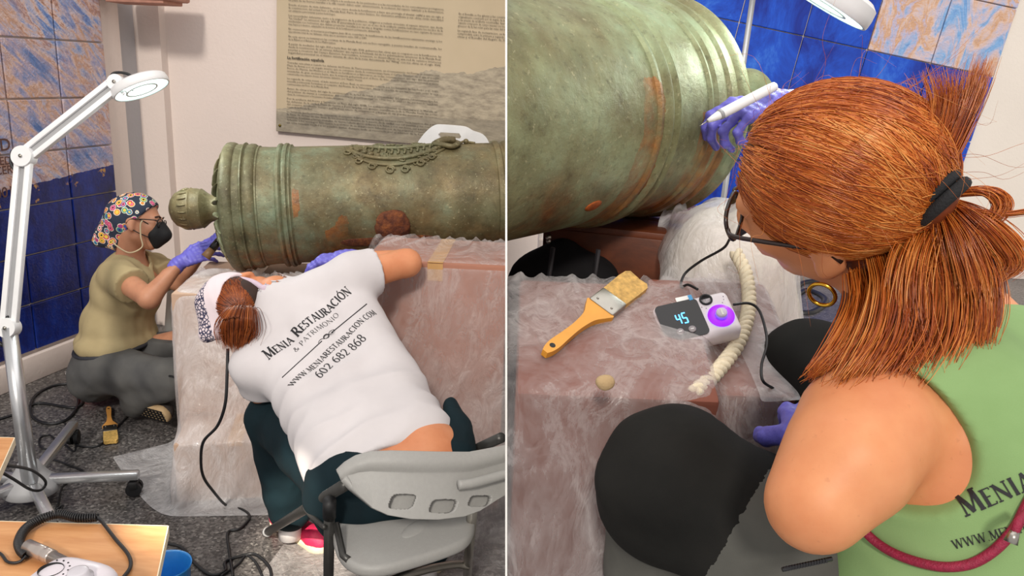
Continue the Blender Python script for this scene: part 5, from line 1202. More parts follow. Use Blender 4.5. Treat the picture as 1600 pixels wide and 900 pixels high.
for i in range(1600):
    a_, b_ = RNG.normal(size=2); c_ = RNG.random()
    ctl = [(377, 487, 2.33, 5), (378, 482, 2.285, 9), (372, 502, 2.255, 14), (370, 520, 2.26, 15), (368, 536+RNG.normal()*6, 2.27, 12)]
    paths.append(cr([P(x+a_*w*.8, y+b_*w*.25, d+b_*w*.0007) for x, y, d, w in ctl], 5))
strands('ponytail', paths, .0009, M_HAIRB, hb)
# kerchief with printed border
def kerchief():
    n = NT('white_bandana'); v = n.coord('Object'); s = n.sep(v)
    a = n.ramp(n.voro(n.mapping(v), 95, 'DISTANCE_TO_EDGE'), [(.0, 1.), (.09, 1.), (.12, 0.)], 'CONSTANT')
    band = n.math('MULTIPLY', n.math('GREATER_THAN', n.math('ADD', n.math('MULTIPLY', s[0], -.85), n.math('MULTIPLY', s[2], -.3)), -.014), n.math('LESS_THAN', n.math('ADD', n.math('MULTIPLY', s[0], -.85), n.math('MULTIPLY', s[2], -.3)), .026))
    c = n.mix(n.math('MULTIPLY', a, band), 'E2D3D8', '3B3A55'); n.bump(n.noise(v, 40, 4), .15, .005); return n.fin(c, .85)
cor = P(324, 522, 2.36)
kc = [EL(LB_(0, -.008, .03), V3((.088, .104, .098)), BB), RC(LB_(-.04, -.03, .06), cor, .06, .02), RC(LB_(.0, -.03, .09), cor, .04, .016), RC(LB_(-.03, -.05, .06), P(343, 520, 2.34), .04, .02)]
blob('kerchief', kc, kerchief(), pB, .0055, .03, 1, fold=lambda G: .003*wob(G, 40, 4), cuts=[EL(LB_(0, -.085, -.035), (.10, .09, .095), BB)], planes=[(LB_(0, 0, -.03), unit(-BB[:, 2]))])
mb = MB(); mb.tube(cr([LB_(.07, -.02, .0), LB_(.06, -.07, -.04), LB_(.03, -.095, -.075), LB_(0, -.085, -.09), LB_(-.05, -.07, -.06)], 6), .009, 8); mb.sphere(LB_(.035, -.1, -.08), (.02, .02, .014), 12, 8); mb.build('mask_tie', plain('lilac_band', 'C9B6C6', .7), pB)
glove(Rwr, unit(P(478, 408, 2.66)-Rwr), unit(_U+.4*-_F), [(.5, .5, .3)]*4, (.4, .3), pB, 1.0, -1, cuff=Rwr+unit(Rel-Rwr)*.035)
glove(Lwr, unit(P(470, 520, 2.8)-Lwr), unit(_U), [(.5, .5, .3)]*4, (.4, .3), pB, 1.0, 1, cuff=Lwr+unit(Lel-Lwr)*.03)
# ================================================================== setting: right bay, on a raised floor
ZR = .33
mb = MB(); mb.add([(.05, .2, ZR), (5.2, .2, ZR), (5.2, 5.6, ZR), (-.02, 5.6, ZR), (.05, .2, 0), (5.2, .2, 0), (5.2, 5.6, 0), (-.02, 5.6, 0)], [(0, 1, 2, 3), (7, 6, 5, 4), (0, 4, 5, 1), (1, 5, 6, 2), (2, 6, 7, 3), (3, 7, 4, 0)])
struct(trim(mb.build('floor_right', M_FLOOR, smooth=False), 1))
mb = MB(); mb.box((2.35, 5.15, 1.6), (4.9, .12, 2.6)); wr = struct(trim(mb.build('wall_right_back', wallpaint('cream_plaster', 'EDE4DA'), smooth=False), 1))
mb = MB(); mb.box((2.4, 5.08, ZR+.06), (4.7, .03, .12), None, .005); struct(trim(mb.build('baseboard_right_back', M_WALL, smooth='auto'), 1))
# tiles hang on that wall, slightly out of true
def blue_glaze():
    n = NT('cobalt_glaze'); v = n.pos(); c = n.ramp(n.noise(n.mapping(v, scale=(1, 1, .6)), 4, 7, .7, .6), [(.25, '05104A'), (.42, '0A2C96'), (.58, '1450C8'), (.72, '3C7CE0'), (.85, '7FA8E8')])
    n.bump(n.noise(v, 14, 4), .25, .01); return n.fin(c, .18)
M_BLUER = blue_glaze()
def rmural():
    n = NT('sunset_glaze'); v = n.pos(); w = n.mapping(v, scale=(1.6, 1, .8)); a = n.noise(w, 4, 7, .65, .8)
    c = n.ramp(a, [(.25, '3A6CC0'), (.38, '7FAEE0'), (.45, 'C9BCCB'), (.5, 'D9B9A9'), (.55, 'CFA07A'), (.6, 'C0B6CE'), (.68, '86AEDD'), (.78, '4A78C4')])
    n.bump(n.noise(v, 22, 6, .7), .5, .02); return n.fin(c, .3)
M_MURR = rmural(); TS = .40; ta = math.radians(9.0); cen = P(1520, 120, 5.1); cen[1] = 5.08; tiles = {}
for i in range(-9, 1):
    for j in range(-5, 4):
        c = cen+V3((math.cos(ta), 0, -math.sin(ta)))*(i-.5)*TS+V3((math.sin(ta), 0, math.cos(ta)))*(j+.5)*TS
        if c[2] < ZR+.35 or c[0] < .25 or c[2] > 2.75: continue
        key = 'm' if (i >= -1 and j >= 0) else 'b'
        if key not in tiles:
            t = tile_object('tile', TS-.006, TS-.006, .02, .004); t.data.transform(Matrix.Translation((0, 0, -(TS-.006)/2))); t.data.materials[0] = M_MURR if key == 'm' else M_BLUER; tiles[key] = t.data
        else: t = bpy.data.objects.new('tile', tiles[key]); COL.objects.link(t)
        t.parent = wr; t.location = Vector(c)-wr.location; t.rotation_euler = (random.uniform(-.004, .004), ta, random.uniform(-.004, .004))
# ================================================================== lamp over the right gun
l2 = onz(1140, 560, ZR); l2 = P(1108, 420, 3.0)*V3((1, 1, 0))+V3((0, 0, ZR)); lq = thing('magnifier_lamp', 'white round lamp shining down from above the red-haired woman', 'lamp', l2)
ptop = P(1186, -70, 3.0); mb = MB(); mb.tube([l2+V3((0, 0, .03)), ptop], .011, 14); mb.build('pole', M_ALU, lq); mb = MB(); mb.lathe([(0, .13), (.02, .13), (.03, .1), (.035, .03), (.06, .02)], l2, (0, 0, 1), 32); mb.build('base', M_GREYPL, lq)
h2 = P(1282, 6, 1.62); n2 = unit(-.50*_R-.80*_U+.38*_F); lamp_head(lq, h2, n2, .105, .045, glow('lamp_diffuser_bright', 'D8FFF2', 2.2), 1.5)
mb = MB(); mb.tube([ptop, P(1290, -120, 2.2), h2-n2*.05], .010, 12); mb.build('arm', M_WPLAST, lq)

# ================================================================== under the gun: crate, rucksack, cartons, polythene
M_BROWN = wood('reddish_timber', '4A2413', '6E371C', 2, .45)
def plank_box(name, label, c, h, R, mat, cat):
    t = thing(name, label, cat, V3(c)-V3((0, 0, h[2]))); c = V3(c)
    nz = 3; hz = 2*h[2]/nz
    for sgn, ax, oth in ((-1, 1, 0), (1, 1, 0), (-1, 0, 1), (1, 0, 1)):
        for k in range(nz):
            sz = [0, 0, hz-.006]; sz[ax] = .02; sz[oth] = 2*h[oth]; q = c+R[:, ax]*sgn*(h[ax]-.01)+R[:, 2]*(-h[2]+hz*(k+.5)); mb = MB(); mb.box(q, sz, R, .002); mb.build('plank', mat, t, smooth='auto')
    for k in range(3):
        q = c+R[:, 2]*h[2]+R[:, 1]*(k-1)*(2*h[1]/3); mb = MB(); mb.box(q, (2*h[0], 2*h[1]/3-.005, .02), R, .002); mb.build('plank', mat, t, smooth='auto')
    return t
cR = P(985, 425, 1.86); cR[2] = (ZR+1.165)/2
plank_box('wooden_crate', 'reddish-brown timber crate carrying the cannon above the paintbrush', (cR[0]+.005, cR[1]+.05, cR[2]), (.15, .22, (1.165-ZR)/2), rotz(-.35), M_BROWN, 'crate')
bg = P(850, 440, 1.72); rk = thing('rucksack', 'black rucksack slumped in the shadow beneath the cannon', 'bag', (bg[0]+.03, bg[1], ZR))
M_BAG = cloth('black_nylon', '0F0E10', '1B191B', 10)
bx = bg[0]+.04; blob('bag_body', [EL((bx, bg[1], ZR+.4), (.12, .13, .42)), RC((bx-.06, bg[1]-.03, ZR+.15), (bx-.05, bg[1]-.03, ZR+.72), .09, .07), RC((bx+.06, bg[1]-.03, ZR+.15), (bx+.05, bg[1]-.03, ZR+.72), .09, .07)], M_BAG, rk, .012, .04, 1, fold=lambda G: .006*wob(G, 18, 2)); trim(bpy.data.objects['bag_body'], 1)
for k in (-.06, .03): mb = MB(); mb.tube(cr([(bx+k, bg[1]-.135, ZR+.2), (bx+k+.005, bg[1]-.145, ZR+.5), (bx+k+.03, bg[1]-.11, ZR+.82)], 6), .012, 8, flat=.4); mb.build('strap', plain('webbing', '29262A', .7), rk)
mb = MB(); mb.sphere(P(857, 371, 1.56), .006, 8, 6); mb.sphere(P(857, 377, 1.56), .005, 8, 6); mb.build('zip_pull', M_STEEL, rk)
Rt = rotx(.36)
def leaning(label, T0, h, mat, tape=True, R=Rt):
    c = V3(T0)-R[:, 2]*h[2]; lowest = (c-R[:, 2]*h[2]-R[:, 1]*h[1])[2]
    crate('cardboard_box', label, c, h, R, mat, tr=1, tape=False); return (c, V3(h), R)
M_CARDR = plain('red_brown_card', '7C4636', .75, var=.12, scale=6)
rb1 = leaning('red-brown carton tilted under the paintbrush', (.155, 1.168, 1.100), (.143, .14, .375), M_CARDR)
rb2 = leaning('red-brown carton tilted under the small white display unit', (.345, 1.25, 1.085), (.105, .15, .37), M_CARDR)
divR = (V3((-.30, 1.5, 1)), V3((.298, 3, 2)), I3)
M_FOAM = plain('white_wadding', 'D8D2C6', .9, var=.08, scale=20, bump=.5)
wq = P(1135, 420, 1.62); wd_ = blob('wadding', [EL(wq, (.125, .13, .13)), EL(wq+V3((.03, .02, -.25)), (.15, .15, .3)), RC(wq+V3((0, 0, -.1)), (wq[0]+.02, wq[1], ZR+.12), .13, .12)], M_FOAM, None, .012, .05, 1, fold=lambda G: .006*wob(G, 20, 3)); tag(wd_, 'bundle of white wadding heaped beneath the cannon breech', 'bundle')
wball = [(wq, .135), (wq+V3((.03, .02, -.2)), .16)]
hang('clear polythene draped over the tilted cartons with brush and display unit', M_POLYR, ((-.12, 1.305, 1.155), (.53, 1.50, 1.165), (.25, 1.325, 1.155)), .76, 1.15, -Rt[:, 1], [(rb1[0]-V3((.1, 0, 0)), rb1[1]+V3((.1, 0, 0)), rb1[2]), rb2], [], 88, 116, 3, tr=1, floor=ZR, flare=.08, lift=.012, fric=.96)
hang('milky polythene heaped over white wadding below the cannon breech', M_POLY2, (P(1046, 318, 1.74), P(1215, 340, 1.78)), .42, .62, (.06, -1, -.05), [rb2, rb1], wball, 52, 66, 5, floor=ZR, flare=.2, fric=.9, lift=.08)
# brush on the sheet
nb_ = Rt[:, 2]; brush('varnished flat paintbrush lying on polythene below the cannon', P(996, 440, 1.325)+nb_*.004, P(850, 556, 1.165)+nb_*.004, unit(nb_*.8-_F*.5), .046, .24, ('D9962E', 'C9A05A'))
mb = MB(); q = P(945, 598, 1.035); mb.sphere(q, (.013, .010, .010), 16, 10); mb.v[0] += .002*wob(mb.v[0], 90, 2)[:, None]; tag(mb.build('sponge', plain('beige_sponge', 'B59A72', .9, bump=.6)), 'small beige sponge caught behind the polythene below the brush', 'sponge')
# white rope
M_ROPE = plain('cotton_rope', 'DCCFB4', .85, var=.15, scale=60, bump=.4)
rp = thing('rope', 'thick white twisted rope beside the display unit', 'rope', P(1140, 560, 1.25))
rpath = [P(1150, 395, 1.44), P(1166, 430, 1.40), P(1170, 480, 1.335), P(1156, 530, 1.265), P(1125, 575, 1.20), P(1085, 615, 1.13)]
for k in range(3):
    p = cr(rpath, 30); t = np.gradient(p, axis=0); t /= np.linalg.norm(t, axis=1, keepdims=True); s_ = np.concatenate([[0], np.cumsum(np.linalg.norm(np.diff(p, axis=0), axis=1))]); x = np.cross(t, V3((.3, .2, 1))); x /= np.linalg.norm(x, axis=1, keepdims=True); y = np.cross(t, x)
    a = s_/.03*2*np.pi/1.4+k*2.094; mb = MB(); mb.tube(p+.0062*(np.cos(a)[:, None]*x+np.sin(a)[:, None]*y), .0065, 8); mb.build('rope_strand', M_ROPE, rp)
# ---- display unit
dn = unit(-_F*.80+_U*.60-_R*.10); dx = unit(_R*.965+_U*.25); dx = unit(dx-dn*(dx@dn)); dy = np.cross(dn, dx); DC = P(1089, 495, 1.245); RD = np.column_stack([dx, dy, dn])
du = thing('display_unit', 'small white control unit showing 45 with a violet glowing dial', 'control unit', DC-dn*.03)
D = lambda x, y, z=0.: DC+dx*x+dy*y+dn*z
mb = MB(); mb.box(D(0, 0, -.019), (.122, .078, .038), RD, .010, 4); mb.build('housing', plain('white_abs', 'EFE6EC', .3, var=.02), du, smooth=True)
def rr(w, h, r, n=6):
    return [(sx*(w-r)+r*math.cos(t), sy*(h-r)+r*math.sin(t)) for (sx, sy, a0) in ((1, 1, 0), (-1, 1, 90), (-1, -1, 180), (1, -1, 270)) for t in np.radians(np.linspace(a0, a0+90, n))]
mb = MB(); mb.prism(rr(.0345, .0345, .008), D(-.0245, .0, .0), dx, dy, dn, .0012); pnl = mb.build('black_panel', plain('black_acrylic', '121014', .12), du, smooth=False)
M_LED = glow('blue_digits', '4FB0FF', 3.0)
def seg(x, y, w, h): mb.box(D(x, y, .0016), (w, h, .0006), RD)
mb = MB(); s7 = .0075; ox = -.030
def digit(ox, on):
    w, h = .0058, .0058
    S = {'a': (ox, s7+h/2+.001, w, .0018), 'g': (ox, s7-.0055, w, .0018), 'd': (ox, s7-.0145, w, .0018), 'f': (ox-w/2, s7-.001, .0018, .008), 'b': (ox+w/2, s7-.001, .0018, .008), 'e': (ox-w/2, s7-.010, .0018, .008), 'c': (ox+w/2, s7-.010, .0018, .008)}
    for k in on: seg(*S[k])
digit(-.0290, 'fgbc'); digit(-.0190, 'afgcd'); mb.build('digits', M_LED, pnl, smooth=False)['kind'] = 'stuff'
for (x, lab) in ((-.034, 1), (-.015, 1)):
    mb = MB(); mb.lathe([(0, .0062), (.002, .0058), (.0024, .0048), (.0024, .0002)], D(x, -.021, .0012), dn, 20); b_ = mb.build('button', plain('grey_button', '8C8588', .4), pnl); mb = MB(); mb.box(D(x, -.021, .0038), (.005, .0012, .0006), RD); mb.build('button_mark', M_WPLAST, b_, smooth=False)
mb = MB(); mb.box(D(-.008, .037, .0005), (.026, .011, .001), RD); stk = mb.build('sticker', M_WHITE, du, smooth=False); mb = MB(); mb.box(D(.002, .037, .0012), (.006, .010, .0006), RD); mb.build('sticker_tab', plain('sky_blue', '3FA0DC', .4), stk, smooth=False)
mb = MB(); mb.lathe([(0, .0205), (.0012, .0205), (.0014, .0098)], D(.036, -.008), dn, 40, cap=False); mb.build('glowing_ring', glow('violet_glow', '6A12F0', 2.6), du)
mb = MB(); mb.lathe([(0, .0092), (.010, .0086), (.011, .0075), (.011, .0002)], D(.036, -.008), dn, 32); kb = mb.build('dial', plain('pale_dial', 'D9CFE2', .3), du); mb = MB(); mb.box(D(.036, -.008, .0114), (.003, .012, .0008), RD); mb.build('dial_mark', M_WHITE, kb, smooth=False)
mb = MB(); mb.lathe([(.0, .0105), (.002, .0102), (.002, .0075), (-.006, .0072), (-.006, .0002)], D(.024, .027), dn, 28); mb.build('tool_socket', M_BLACK, du)
for i in range(9):
    a = math.radians(200+i*20); mb = MB(); mb.sphere(D(.030+.022*math.cos(a), .026+.017*math.sin(a), .0), .0009, 6, 4); mb.build('indicator_dot', plain('grey_dot', '8A8088', .5), du)
cable('thin_cable', 'black lead looping from the display unit up behind the glasses', [(1180, 342, 1.16), (1165, 357, 1.2), (1142, 372, 1.26), (1130, 388, 1.3), (1095, 408, 1.34), (1070, 428, 1.36), (1064, 448, 1.34), (1075, 445, 1.32), (1090, 452, 1.3)], .0022, 'black leads of the display unit')
cable('thin_cable', 'black lead trailing from the display unit down to the knee', [(1146, 476, 1.26), (1170, 474, 1.27), (1186, 485, 1.27), (1196, 515, 1.25), (1198, 540, 1.22), (1190, 570, 1.2), (1192, 595, 1.18), (1210, 608, 1.2)], .0022, 'black leads of the display unit')
mb = MB(); mb.tube(helix([P(1182, 340, 1.155), P(1168, 354, 1.195), P(1146, 368, 1.25)], .006, .0036, .0016), .0016, 5); tag(mb.build('coiled_cord', M_CABLE), 'short black coiled cord beside the woman\'s glasses', 'cord')
cable('floor_cable', 'dark cable coil on the floor behind the red-haired woman', [onz(1235, 470, ZR), onz(1260, 455, ZR), onz(1290, 470, ZR), onz(1265, 490, ZR), onz(1230, 480, ZR), onz(1250, 445, ZR), onz(1300, 440, ZR)], .02)
# ================================================================== red-haired woman in the green vest, seated, seen from behind
pC = thing('person', 'red-haired woman in green vest leaning in with a white pen tool', 'person', (P(1440, 900, .85)[0], P(1440, 900, .85)[1], ZR))
Bk = -_F
fC = unit(-.72*_R+.05*_U-.61*Bk); uC = unit(.05*_R+.45*_U+.80*Bk); hcC = P(1306, 298, .90); HC, BC, LC = head_prims(hcC, fC, uC, 1.06)
ShL, ElL, WrL = P(1352, 672, .81), P(1275, 785, .76), P(1272, 680, .98); ShR, ElR, WrR = P(1575, 560, 1.02), P(1450, 400, 1.38), P(1222, 164, 1.52)
nbC = P(1425, 560, .90); t1, t2, t3 = P(1470, 680, .88), P(1525, 790, .87), P(1540, 900, .87)
hipL_, kneL_, ankL_ = P(1352, 945, .94), P(1048, 748, 1.04), P(1022, 960, 1.16); hipR_, kneR_, ankR_ = P(1540, 920, 1.0), P(1268, 585, 1.28), P(1265, 800, 1.4)
tors = lambda e: [RC(nbC, t1, .07+e, .11+e), RC(t1, t2, .115+e, .125+e), RC(t2, t3, .125+e, .135+e), RC(P(1420, 620, .89), ShL, .07+e, .06+e), RC(P(1470, 600, .92), ShR, .08+e, .06+e), EL(P(1420, 690, .86), (.10+e, .07+e, .10+e)), RC(P(1428, 815, .86), P(1455, 930, .85), .064+e, .092+e)]
body = HC+tors(0)+[RC(LC(0, -.03, -.06), nbC, .05, .058), RC(ShL, P(1322, 722, .775), .067, .058), RC(P(1322, 722, .775), ElL, .058, .042), RC(ElL, WrL, .044, .025), RC(ShR, ElR, .055, .043), RC(ElR, WrR, .043, .022), RC(WrR, WrR+unit(WrR-ElR)*.03, .02, .016), RC(WrL, WrL+unit(WrL-ElL)*.03, .02, .016), RC(hipL_, hipR_, .12, .12), RC(hipL_, kneL_, .09, .06), RC(kneL_, ankL_, .06, .04), RC(hipR_, kneR_, .09, .055), RC(kneR_, ankR_, .055, .04)]
bC = blob('body', body, SK_C, pC, .0065, .02); eyes(bC, LC); lids_and_lips(bC, LC, plain('lips', 'B0604E', .45))
# vest
M_VEST = cloth('sage_green_jersey', '7F9E66', '8FAE76', 6)
def foldV(G): return .003*wob(G, 24, 6)+.006*np.abs(wob(G*V3((.6, .6, 1.5)), 18, 3))-.003
arm_cut = EL(P(1362, 684, .76), (.105, .14, .075), rotz(.0)@roty(.45))
vs_ = blob('vest', tors(.002), M_VEST, pC, .0055, .028, 1, off=.007, fold=foldV, cuts=[arm_cut, RC(LC(0, -.03, -.06), nbC, .062, .07), CY(ShR+unit(ElR-ShR)*.03, ShR+unit(ElR-ShR)*.3, .12)], planes=[(P(1480, 960, .86), unit((0, 0, -1)))])
# trousers
M_TRC = cloth('grey_work_twill', '4E4E4A', '62615C', 7); foldK = lambda G: .006*wob(G, 22, 1)+.018*np.abs(wob(G, 15, 8))-.008
M_KNEE = cloth('black_knee_panel', '141413', '201F1D', 9)
tr = [RC(hipL_, hipR_, .13, .13), RC(hipL_, kneL_, .108, .08), RC(kneL_, ankL_, .078, .066), RC(hipR_, kneR_, .10, .072), RC(kneR_, ankR_, .07, .06), RC(t3, P(1450, 980, .95), .12, .12)]
trC = blob('trousers', tr, M_TRC, pC, .007, .03, 1, off=.003, fold=foldK, cuts=[CY(P(1530, 925, .87), P(1500, 500, .87), .14)])
td = unit(kneL_-hipL_)
for kk, aa, dd in ((kneL_, ankL_, td), (kneR_, ankR_, unit(kneR_-hipR_))):
    q = [RC(kk-dd*.14, kk, .09, .08), RC(kk, kk+unit(aa-kk)*.045, .078, .077)] if kk is kneL_ else [RC(kk-dd*.12, kk, .08, .072), RC(kk, kk+unit(aa-kk)*.14, .07, .067)]
    blob('knee_panel', q, M_KNEE, trC, .007, .03, 1, off=.0065, fold=foldK, cuts=[CY(kk-dd*.11, kk-dd*.4, .2)])
zp = P(1258, 884, .765); mb = MB()
for i in range(16): mb.box(P(1226+i*4.3, 889-i*.9, .768), (.0022, .003, .004), np.column_stack([_R, -_F, _U]))
mb.tube([P(1222, 890, .768), P(1300, 873, .772)], .0022, 6); mb.build('zip', plain('gunmetal', '3A3A3C', .3, .8), trC, smooth=False)['kind'] = 'stuff'
# shoes (mostly hidden)
M_SH2 = plain('black_boot', '1A1918', .6)
shoe(pC, (ankL_[0]-.01, ankL_[1]-.06, ZR), (ankL_[0]-.05, ankL_[1]+.18, ZR), (0, 0, 1), (M_SH2, M_SH2)); shoe(pC, (ankR_[0], ankR_[1]-.06, ZR), (ankR_[0], ankR_[1]+.2, ZR), (0, 0, 1), (M_SH2, M_SH2))
for kk, an in ((kneL_, ankL_), (kneR_, ankR_)):
    pass
# lower legs reach the floor
blob('trouser_leg', [RC(ankL_, (ankL_[0], ankL_[1]-.02, ZR+.1), .066, .06)], M_TRC, trC, .01, .02, 1, fold=foldT); blob('trouser_leg', [RC(ankR_, (ankR_[0], ankR_[1]-.02, ZR+.1), .06, .056)], M_TRC, trC, .01, .02, 1, fold=foldT)
# stool under her
sl = thing('work_stool', 'round stool under the red-haired woman', 'stool', (hipL_[0]+.06, hipL_[1]+.0, ZR)); sz = hipL_[2]-.15
mb = MB(); c_ = V3(((hipL_+hipR_)/2)); c_[2] = 0; mb.lathe([(sz-.05, .15), (sz-.04, .17), (sz-.01, .17), (sz, .15), (sz, .0005)], c_, (0, 0, 1), 32); mb.build('seat', M_BLACK, sl)
for k in range(4): a = k*1.571+.6; mb = MB(); mb.tube([c_+V3((.1*math.cos(a), .1*math.sin(a), sz-.05)), c_+V3((.19*math.cos(a), .19*math.sin(a), ZR))], .014, 10); mb.build('leg', M_DKSTEEL, sl)
# print on the vest and red cord
bvV = bvh_of(vs_); bvA = bvh_of(trC)
def hitV(px, py, fall=.74):
    d = unit(P(px, py, 1)-CAM); h = bvV.ray_cast(Vector(CAM), Vector(d)); return np.array(h[0]) if h[0] is not None else P(px, py, fall)
def textV(txt, size, p0, p1, **kw):
    a, b = hitV(*p0), hitV(*p1); U_ = unit(b-a); N_ = unit(CAM-a); N_ = unit(N_-U_*(N_@U_)); V_ = np.cross(N_, U_)
    v, f, L = serif_text(txt, size, **kw); k = 1.; pts = []; good = []
    for x, y in v:
        q = a+U_*x+V_*y; h = bvV.ray_cast(Vector(q+N_*.1), Vector(-N_), .3); ok_ = h[0] is not None; pts.append(np.array(h[0])+np.array(h[1])*.001 if ok_ else q); good.append(ok_)
    f = [q_ for q_ in f if all(good[i_] for i_ in q_)]
    mesh('vest_print', np.array(pts)[:max(max(q_) for q_ in f)+1], f, M_INKB, vs_, smooth=False)
textV('Menia Restauración', .0205, (1508, 808), (1598, 770), bold=1.25)
textV('www.meniarestauracion.com', .0085, (1492, 858), (1598, 832), small=.95)
rp_ = [(1344, 824), (1370, 848), (1400, 866), (1440, 880), (1480, 886), (1520, 880), (1556, 858), (1585, 826), (1600, 798), (1620, 760)]
mb = MB(); mb.tube(cr([hitV(*q)-unit(hitV(*q)-CAM)*.004 for q in rp_], 5), .0048, 10); mb.build('red_cord', plain('crimson_cord', '8E1238', .5, var=.2, scale=200, bump=.4), pC)
mb = MB(); e0 = P(1590, 812, .70); mb.tube(cr([P(1606, 800, .71), P(1592, 815, .70), P(1585, 832, .70)], 5), .004, 8); ce = mb.build('cord_end', plain('crimson_cord', '8E1238'), pC); mb = MB(); mb.tube([P(1586, 830, .70), P(1579, 848, .70)], [.004, .006], 12); mb.build('metal_tip', M_STEEL, ce)
# shoulder bag / black item low on the right
mb = MB(); bq = P(1590, 905, .82); blob_b = blob('belt_bag', [EL(bq, (.05, .05, .04)), RC(bq, bq+V3((.06, .03, -.05)), .04, .05)], M_BAG, None, .006, .02); tag(blob_b, 'black pouch hanging low behind the red-haired woman\'s back', 'bag')
# gloves and pen
glove(WrR, unit(P(1118, 176, 1.50)-WrR), unit(_U*.75-_F*.6), [(.5, .8, .5), (.7, .9, .6), (.85, 1.0, .6), (1.0, 1.0, .6)], (.55, .35), pC, 1.02, -1, cuff=WrR+unit(ElR-WrR)*.05)
glove(WrL, unit(P(1262, 630, 1.1)-WrL), unit(_U), [(.5, .5, .3)]*4, (.4, .3), pC, 1.0, 1, cuff=WrL+unit(ElL-WrL)*.05)
pe = thing('pen_tool', 'white pen-shaped scaler held against the cannon breech', 'tool', P(1150, 165, 1.44)); a, b = P(1212, 134, 1.47), P(1106, 189, 1.43)
mb = MB(); d_ = b-a; mb.tube([a, a+d_*.02, a+d_*.12, a+d_*.78, a+d_*.93, b], [.006, .0085, .0095, .0095, .006, .0035], 16); mb.build('pen_body', M_WPLAST, pe); mb = MB(); mb.tube([b, P(1093, 197, 1.425)], [.0014, .0007], 8); mb.build('needle', M_STEEL, pe)
mb = MB(); mb.tube([a+d_*.80, a+d_*.84], [.0098, .009], 16); mb.build('collar', M_GREYPL, pe)
# glasses, earring
spectacles(pC, LC, .0026, plain('brown_frame', '2A1C18', .25), wid=.028, hgt=.019)
ec = LC(-.094, .004, -.060); mb = MB(); mb.tube([ec+(BC[:, 1]*math.cos(t)+BC[:, 2]*math.sin(t)*1.0+BC[:, 0]*.25*math.sin(t))*.0145 for t in np.linspace(0, 2*np.pi, 30)], .0024, 8, cap=False); mb.build('earring', plain('gold', 'D9A53A', .2, 1.0), pC)
# ---- hair
M_HAIRC = hairmat('copper_hair', [(.15, '5A220C'), (.34, '923E12'), (.5, 'BA5C1E'), (.68, 'D88238'), (.92, 'EDB26A')], .27); M_HB2 = plain('hair_under_red', '70300F', .5, var=.3, scale=70)
T = P(1462, 312, .83); hO = LC(0, -.012, .025)
def rad(e): return 1/np.linalg.norm(e/V3((.093, .113, .104)))   # e in head axes
def hp_(e, k=1.0): return hO+BC@(e*rad(e)*k)
eT = unit(BC.T@(T-hO)); rT = np.linalg.norm(T-hO)/rad(eT)
base = [EL(hO, (.0895, .1095, .1005), BC), RC(hp_(eT, .7), P(1440, 325, .865), .035, .022), RC(P(1425, 420, .90), P(1400, 560, .89), .06, .058), RC(P(1480, 400, .90), P(1480, 540, .90), .06, .05), RC(P(1365, 450, .89), P(1340, 560, .88), .03, .035)]
hC = blob('hair', base, M_HB2, pC, .006, .03, 1, cuts=[EL(LC(0, .11, -.07), (.07, .055, .085), BC), EL(LC(-.092, .004, -.052), (.04, .034, .042), BC)])
paths = []
N1 = 8000; cnt = 0
while cnt < N1:
    e = unit(RNG.normal(size=3))
    if e[1] > .80 and e[2] < .22: continue
    if e[2] < -.30: continue
    if e[1] > .3 and e[2] < -.12: continue
    if e@V3((-.73, .13, -.67)) > .91: continue
    ang = math.acos(np.clip(e@eT, -1, 1))
    if ang < .06 or ang > 2.75: continue
    # sweep: part on the crown, strands first fall sideways and then run back to the tie
    ax_ = np.cross(e, eT); ax_ /= np.linalg.norm(ax_)+1e-9; k0 = 1.0+abs(RNG.normal())*.010; n_ = 11; pts = []; side = RNG.normal()*.07+.10*math.sin(ang)*np.sign(e[0]+.15)
    lift = RNG.normal()*.004; wv = RNG.uniform(0, 6.28)
    for t in np.linspace(0, 1, n_):
        d = (math.sin((1-t)*ang)*e+math.sin(t*ang)*eT)/math.sin(ang); d = unit(d+ax_*side*math.sin(math.pi*t))
        pts.append(hp_(d, (k0+lift*math.sin(math.pi*t))*(1-t**3)+t**3*rT*1.0)+BC@(ax_*.0015*math.sin(t*9+wv)))
    pts[-1] = T+RNG.normal(size=3)*.006; paths.append(np.array(pts)); cnt += 1
strands('hair_strands', paths, .00055, M_HAIRC, hC)
def bundle(ctl, N, jit=.5, curl=0., fan=None):
    """ctl: (px,py,d,halfwidth px)"""
    out = []; 
    for i in range(N):
        a, b, c_ = RNG.normal(size=3)*.6; ph = RNG.uniform(0, 6.28); end = RNG.uniform(.72, 1.05); q = []
        for j, (x, y, d, w) in enumerate(ctl):
            g = j/(len(ctl)-1); j2 = RNG.normal(size=3)*jit*g*g*w*.25
            q.append(P(x+a*w+j2[0]+curl*math.sin(ph+g*5)*g*6, y+b*w*.35+j2[1], d+c_*w*.0005))
        p = cr(q, 6); p = p[:max(4, int(len(p)*min(1, end)))]; out.append(p)
    return out
lower = []
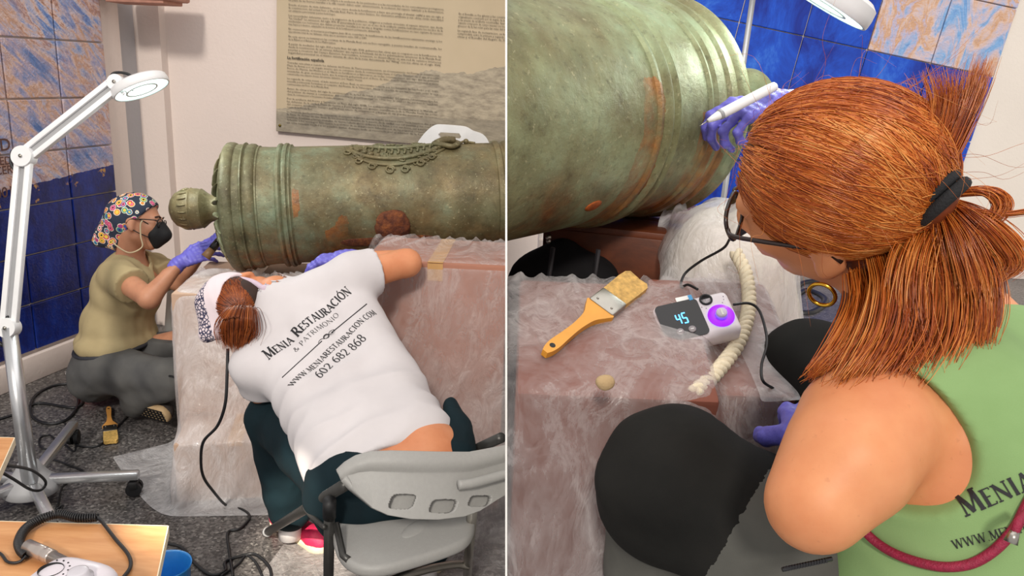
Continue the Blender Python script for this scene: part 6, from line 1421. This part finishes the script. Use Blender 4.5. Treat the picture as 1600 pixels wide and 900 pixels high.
for ctl, N in (
  ([(1345, 425, .87, 14), (1352, 470, .845, 18), (1332, 530, .825, 24), (1290, 575, .82, 18), (1272, 592, .825, 14)], 520),
  ([(1385, 400, .86, 22), (1400, 450, .825, 28), (1392, 520, .80, 34), (1350, 585, .79, 30), (1318, 612, .80, 22)], 1050),
  ([(1420, 390, .86, 28), (1435, 450, .83, 32), (1425, 530, .81, 34), (1390, 595, .80, 32), (1385, 632, .80, 26)], 800),
  ([(1465, 370, .85, 26), (1480, 440, .83, 32), (1475, 520, .815, 36), (1440, 590, .805, 32), (1400, 628, .80, 26)], 850),
  ([(1500, 350, .85, 22), (1520, 410, .83, 28), (1525, 480, .82, 30), (1520, 540, .82, 24), (1535, 572, .82, 14)], 620),
  ([(1450, 345, .84, 20), (1425, 400, .82, 24), (1415, 470, .81, 26), (1430, 560, .80, 26), (1450, 618, .80, 22)], 420)): lower += bundle(ctl, N, .9, .9)
strands('loose_hair', lower, .0006, M_HAIRC, hC)
tail = []
for ctl, N in (
  ([(1462, 312, .845, 7), (1500, 322, .83, 12), (1540, 350, .82, 20), (1572, 385, .82, 22), (1585, 415, .82, 16), (1560, 438, .82, 12)], 520),
  ([(1462, 310, .845, 7), (1510, 300, .83, 10), (1550, 300, .82, 13), (1566, 322, .82, 12), (1545, 348, .82, 12), (1520, 335, .82, 8)], 300),
  ([(1462, 312, .845, 6), (1510, 325, .825, 8), (1560, 335, .82, 8), (1610, 330, .82, 8), (1650, 322, .82, 8)], 160),
  ([(1462, 314, .845, 8), (1480, 335, .825, 14), (1500, 370, .815, 24), (1520, 430, .81, 30), (1530, 490, .815, 26)], 420),
  ([(1450, 305, .825, 10), (1455, 255, .805, 16), (1468, 205, .80, 24), (1478, 155, .80, 30), (1472, 112, .80, 38)], 420),
  ([(1455, 300, .825, 9), (1480, 245, .805, 12), (1503, 190, .80, 15), (1522, 140, .80, 18), (1536, 92, .80, 20)], 330)): tail += bundle(ctl, N, .45)
strands('ponytail', tail, .00055, M_HAIRC, hC)
fly = []
for i in range(170):
    e = unit(RNG.normal(size=3)); 
    if e[2] < .0: continue
    p0 = hp_(e, 1.0); o_ = unit(RNG.normal(size=3)+BC@eT*1.2); fly.append(cr([p0, p0+BC@e*.012+o_*.015, p0+BC@e*.024+o_*.04+RNG.normal(size=3)*.012, p0+BC@e*.026+o_*.07+RNG.normal(size=3)*.02], 5))
strands('flyaway_hair', fly, .00022, M_HAIRC, hC)
mb = MB(); tx = unit(P(1490, 290, .84)-P(1432, 330, .85))
for k, rr_ in ((-.007, .027), (.006, .028)):
    ax_ = unit(.62*_R-.70*_U-.25*_F); Fm = frame(ax_); cc_ = P(1464, 311, .812)+ax_*k
    mb.tube([cc_+(Fm[:, 0]*math.cos(t)+Fm[:, 1]*math.sin(t))*rr_ for t in np.linspace(0, 2*np.pi, 36)], .0066, 10, cap=False)
mb.build('hair_tie', plain('black_elastic', '17171A', .8, bump=.6, scale=120), pC)
